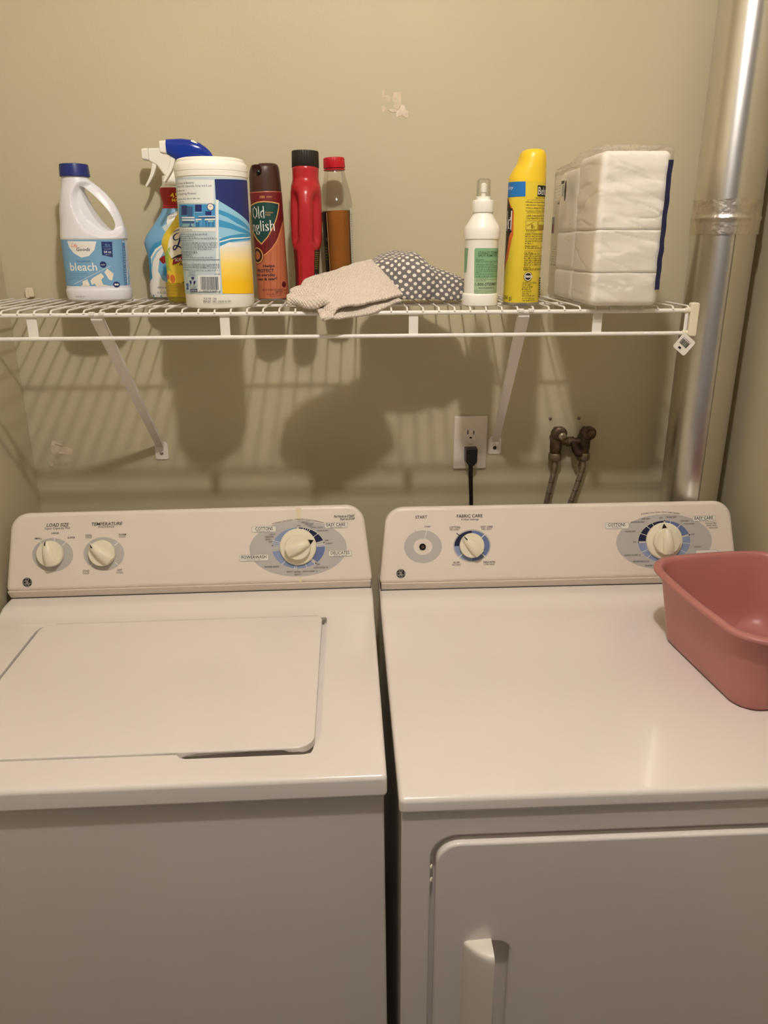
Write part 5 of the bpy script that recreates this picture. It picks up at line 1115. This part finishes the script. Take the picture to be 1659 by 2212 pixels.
o_=nt.nodes.new('ShaderNodeOutputMaterial'); m1=nt.nodes.new('ShaderNodeMixShader'); m2=nt.nodes.new('ShaderNodeMixShader'); tr=nt.nodes.new('ShaderNodeBsdfTransparent'); gl=nt.nodes.new('ShaderNodeBsdfGlossy'); df=nt.nodes.new('ShaderNodeBsdfDiffuse'); fr=nt.nodes.new('ShaderNodeFresnel')
tr.inputs[0].default_value=(.985,.98,.965,1); gl.inputs['Roughness'].default_value=.22; df.inputs[0].default_value=(*lin((225,215,200)),1); fr.inputs[0].default_value=1.35; m1.inputs[0].default_value=.15
mp=nt.nodes.new('ShaderNodeMath'); mp.operation='MULTIPLY'; mp.inputs[1].default_value=.35; nt.links.new(fr.outputs[0],mp.inputs[0])
nt.links.new(tr.outputs[0],m1.inputs[1]); nt.links.new(df.outputs[0],m1.inputs[2]); nt.links.new(mp.outputs[0],m2.inputs[0]); nt.links.new(m1.outputs[0],m2.inputs[1]); nt.links.new(gl.outputs[0],m2.inputs[2]); nt.links.new(m2.outputs[0],o_.inputs[0])
wv,wf=softbox(-.0565,.0575,-.1370,.131,.0002,.2305,40,.0012,.011,44,.010,.006)
wv=[(x,y,z+(.0040*noise.noise(Vector((x*60,y*40,3)))+.0025*noise.noise(Vector((x*300,y*200,3)))-.010*max(0,min(1,(y+.02)/.05))+.003 if z>.215 else 0)+(-.004*max(0,1-((x-.012)/.024)**2)*(1 if y<-.10 else 0) if z<.006 else 0)) for x,y,z in wv]
mesh('plastic_wrap',wv,wf,M_film,t,smooth=60)
pr=Print(lambda y,z,h:(-.0592-h,-y,z),base=.0002,step=.00004)
# side print of the wrap: (distance towards the viewer, height)
pr.ell(-.034,.180,.0066,.0165,'ink3'); pr.rect(-.055,.172,-.044,.190,'ink4'); pr.rect(-.054,.173,-.045,.189,'silver')
for i in range(4): pr.words(-.0540,-.0455,.175+i*.0038,.0028,'ink3')
pr.rect(-.062,.192,-.043,.197,'ink3')
for i in range(6): pr.words(-.078,-.064,.166+i*.005,.0022,'ink4')
pr.rect(-.078,.160,-.066,.164,'ink4')
for i in range(7): pr.words(-.100,-.084,.166+i*.005,.0022,'ink4')
pr.build('wrap_print',t); pr=Print(lambda y,z,h:(-.0592-h,-y,z),base=.0002,step=.00004); pr.rect(-.110,.112,-.092,.140,'ink4'); pr.rect(-.108,.114,-.094,.128,'maroon2')
pr.build('wrap_print',t); pr=Print(lambda y,z,h:(-.0592-h,-y,z),base=.0002,step=.00004)
for i in range(8): pr.words(-.098,-.068,.060+i*.0042,.0026,'ink4')
pr.poly([(-.064,.058),(-.0632,.058),(-.0632,.094),(-.064,.094)],'ink3'); pr.rect(-.100,.0575,-.064,.0583,'ink3')
pr.build('wrap_print',t); pr=Print(lambda y,z,h:(-.0592-h,-y,z),base=.0002,step=.00004)
for i in range(6): pr.words(.008,.012,.100+i*.0065,.004,'ink4')
pr.build('wrap_print',t)
V=[];F=[]
for k in range(40):   # printed side seam of the wrap standing out from the right edge
    z=.026+.186*k/39; w=.0078+.0014*noise.noise(Vector((0,2,z*55))); xo=.0462+.0010*noise.noise(Vector((3,1,z*50))); y=-.1392+.0012*noise.noise(Vector((7,1,z*40)))
    V+=[(xo,y,z),(xo+w,y+.0015,z),(xo+w,y+.0021,z),(xo,y+.0006,z)]
for k in range(39):
    for q in range(4): F.append((k*4+q,k*4+(q+1)%4,k*4+4+(q+1)%4,k*4+4+q))
F+=[(3,2,1,0),(156,157,158,159)]
bs=mesh('blue_stripe',V,F,mat('navy_print',(22,28,66),.35),t,smooth=60)
# ---------------------------------------------------------------- cloths
def fabric_mat(name,rgb,kind):
    m=bpy.data.materials.new(name); m.use_nodes=True; nt=m.node_tree; b=nt.nodes['Principled BSDF']; b.inputs['Roughness'].default_value=.95; b.inputs['Sheen Weight'].default_value=.3
    uv=nt.nodes.new('ShaderNodeUVMap'); uv.uv_map='UVMap'
    def math_(op,a,b2=None,c=None):
        n=nt.nodes.new('ShaderNodeMath'); n.operation=op
        for i,v in enumerate((a,b2,c)):
            if v is None: continue
            if isinstance(v,(int,float)): n.inputs[i].default_value=v
            else: nt.links.new(v,n.inputs[i])
        return n.outputs[0]
    sp=nt.nodes.new('ShaderNodeSeparateXYZ'); nt.links.new(uv.outputs[0],sp.inputs[0])
    if kind=='dots':
        def grid(ou,ov,sc=1):
            fu=math_('SUBTRACT',math_('FRACT',math_('ADD',sp.outputs[0],ou)),.5); fv=math_('SUBTRACT',math_('FRACT',math_('ADD',sp.outputs[1],ov)),.5)
            return math_('LESS_THAN',math_('SQRT',math_('ADD',math_('MULTIPLY',fu,fu),math_('MULTIPLY',fv,fv))),.205)
        d=math_('MAXIMUM',grid(0,0),grid(.5,.5))
        mx=nt.nodes.new('ShaderNodeMix'); mx.data_type='RGBA'; mx.inputs[6].default_value=(*lin(rgb),1); mx.inputs[7].default_value=(*lin((238,230,214)),1); nt.links.new(d,mx.inputs[0]); nt.links.new(mx.outputs[2],b.inputs['Base Color'])
    else:
        b.inputs['Base Color'].default_value=(*lin(rgb),1)
        a=math_('SINE',math_('MULTIPLY',sp.outputs[0],2*PI)); c=math_('SINE',math_('MULTIPLY',sp.outputs[1],2*PI)); h=math_('MULTIPLY',a,c)
        nz=nt.nodes.new('ShaderNodeTexNoise'); nz.inputs['Scale'].default_value=2.0; nt.links.new(uv.outputs[0],nz.inputs['Vector']); h=math_('ADD',h,math_('MULTIPLY',nz.outputs[0],1.5))
        bp=nt.nodes.new('ShaderNodeBump'); bp.inputs['Distance'].default_value=.0007; bp.inputs['Strength'].default_value=1; nt.links.new(h,bp.inputs['Height']); nt.links.new(bp.outputs[0],b.inputs['Normal'])
    return m
# grey polka-dot bundle
M_dot=fabric_mat('polka_dot_cotton',(116,110,108),'dots')
CX,CY=.118,-.165
nx,ny=110,60; V=[];UV=[];F=[]
prof=[(.030,.050),(.045,.068),(.060,.078),(.075,.084),(.100,.086),(.118,.081),(.132,.070),(.145,.063),(.165,.055),(.185,.047),(.203,.040),(.2085,.034)]
def pz(x):
    for a,b in zip(prof,prof[1:]):
        if x<=b[0]: return a[1]+(b[1]-a[1])*max(0,(x-a[0])/(b[0]-a[0]))
    return prof[-1][1]
for i in range(nx+1):
    s=i/nx; x=.030+.179*s
    hh=pz(x); wy=.075*math.sin(PI*min(1,max(.0,.20+.72*s)))**.45*(1 if s<.97 else .9)
    arc=0;pv=None
    for j in range(ny+1):
        t=j/ny; a=-.30+t*(PI+.60); c=math.cos(a);sn=math.sin(a)
        y=CY-wy*math.copysign(abs(c)**.75,c); z=hh*(.30+.70*max(-.43,sn)) if sn<0 else hh*(.30+.70*sn**.72)
        q=Vector((x*26,y*22,z*20)); w=noise.noise(q)*.0055+noise.noise(q*2.2)*.0022
        # pinched creases radiating from a tuck near the top
        dx,dz=x-.142,(y-(CY-.02)); r=math.hypot(dx,dz)+.004; w-=.0065*max(0,math.cos(5*math.atan2(dz,dx)+.6))**3*math.exp(-r/.035)
        p=Vector((x+(0.004*noise.noise(q*1.1)),y-(c*w*1.2),max(.0012,z+sn*w)))
        if pv is not None: arc+=(p-pv).length
        pv=p; V.append(tuple(p)); UV.append(((x*.92+.10*arc)/.0136,(arc-.10*x)/.0136))
for i in range(nx):
    for j in range(ny): F.append((i*(ny+1)+j,i*(ny+1)+j+1,(i+1)*(ny+1)+j+1,(i+1)*(ny+1)+j))
    F.append((i*(ny+1),(i+1)*(ny+1),(i+1)*(ny+1)+ny,i*(ny+1)+ny))
F.append(tuple(range(ny+1))[::-1]);F.append(tuple(nx*(ny+1)+j for j in range(ny+1)))
pk=mesh('fabric_bundle',[(x-CX,y-CY,z) for x,y,z in V],F,M_dot,smooth=80,uv=UV,loc=(CX,CY,ZS)); tag(pk,'bundled grey cloth with white polka dots, beside the beige towel','cloth')
# beige towel: folded sheets
M_tow=fabric_mat('beige_waffle_cotton',(222,207,190),'waffle')
tw=thing('folded_towel','beige waffle-weave towel folded loosely over the shelf front, before the red bottle','towel',(-.01,-.28,ZS))
O=Vector((-.01,-.28,ZS))
def bil(A,B,C,D,s,t):
    A,B,C,D=map(Vector,(A,B,C,D)); return (A*(1-s)+B*s)*(1-t)+(D*(1-s)+C*s)*t
def sheet(name,fn,ns,nt_,th,su,sv,seed=0):
    P=[[fn(i/ns,j/nt_) for j in range(nt_+1)] for i in range(ns+1)]; V=[];UV=[];F=[]
    for i in range(ns+1):
        for j in range(nt_+1):
            a=P[min(ns,i+1)][j]-P[max(0,i-1)][j]; b=P[i][min(nt_,j+1)]-P[i][max(0,j-1)]; n=a.cross(b).normalized()
            q=P[i][j]*38+Vector((seed,0,0)); P_=P[i][j]+n*(noise.noise(q)*.0022+noise.noise(q*2.6)*.0009)
            V.append(tuple(P_-O)); UV.append((i/ns*su/.0055,j/nt_*sv/.0055))
    for i in range(ns):
        for j in range(nt_): F.append((i*(nt_+1)+j,i*(nt_+1)+j+1,(i+1)*(nt_+1)+j+1,(i+1)*(nt_+1)+j))
    o=mesh(name,V,F,M_tow,tw,smooth=80,uv=UV); md=o.modifiers.new('s','SOLIDIFY'); md.thickness=th; md.offset=0; return o
# upper fold: corners left-back, right-back(top, resting on the bundle), right-front, front tip
A=(-.078,-.255,1.494);B=(.042,-.235,1.5285);Cc=(.091,-.292,1.4755);D=(-.027,-.337,1.452)
def top(s,t):
    p=bil(A,B,Cc,D,s,t)
    p.z+=.006*math.sin(PI*s)*math.sin(PI*min(1,t*1.0))-.004*math.exp(-((s-.10)/.08)**2)*0
    # rounded front fold near the tip
    p.z+=.005*math.exp(-((s-.18)/.16)**2)*math.exp(-((1-t)/.25)**2)
    if s<.12: k=(.12-s)/.12; p.z-=.010*k*k; p.x+=.004*k*k
    return p
sheet('upper_fold',top,56,44,.0042,.13,.10)
# middle layer seen in the opening of the fold along the front edge
def mid(s,t):
    A2=(-.070,-.262,1.480);B2=(.050,-.245,1.500);C2=(.089,-.296,1.4640);D2=(-.024,-.338,1.4445)
    p=bil(A2,B2,C2,D2,s,t); p.z+=.0025*math.sin(s*9)*t*(s)-.0065*t*t*math.sin(PI*s**.7); p.y-=.004*math.sin(s*13)*s*t; return p
sheet('lower_fold',mid,48,36,.0040,.13,.10,5)
# the front-left edge where upper and lower folds join round the tip
def edge(s,t):
    a=top(0.0,s); b=mid(0.0,s); c=(a+b)/2; out=Vector((-.010,-.006,-.001)); ang=PI*t-PI/2
    m=(a-b)*.5; return c+m*math.sin(-ang)+out*math.cos(ang)*(1+.35*math.sin(s*7))
sheet('edge_fold',edge,40,14,.0040,.10,.03,9)
# crumpled tuck lying on the wires at the left
def tuck(s,t):
    x=-.094+.085*s; a=-.5+t*(PI+.8); r=.0125*(math.sin(PI*(.14+.80*s))**.5)
    y=-.287-.020*s+ -r*1.9*math.cos(a); z=1.4590+ r*.5+r*1.05*math.sin(a)+.0030*math.sin(s*11+t*3); return Vector((x,y,max(1.4585,z)))
sheet('tucked_fold',tuck,44,26,.0030,.09,.05,13)
def tuck2(s,t):
    x=-.090+.060*s; a=-.4+t*(PI+.6); r=.0150*(math.sin(PI*(.2+.72*s))**.5)
    y=-.268-.010*s-r*1.3*math.cos(a); z=1.4700+r*1.1*math.sin(a)+.004*s; return Vector((x,y,max(1.4585,z)))
sheet('rear_fold',tuck2,36,24,.0030,.08,.05,17)
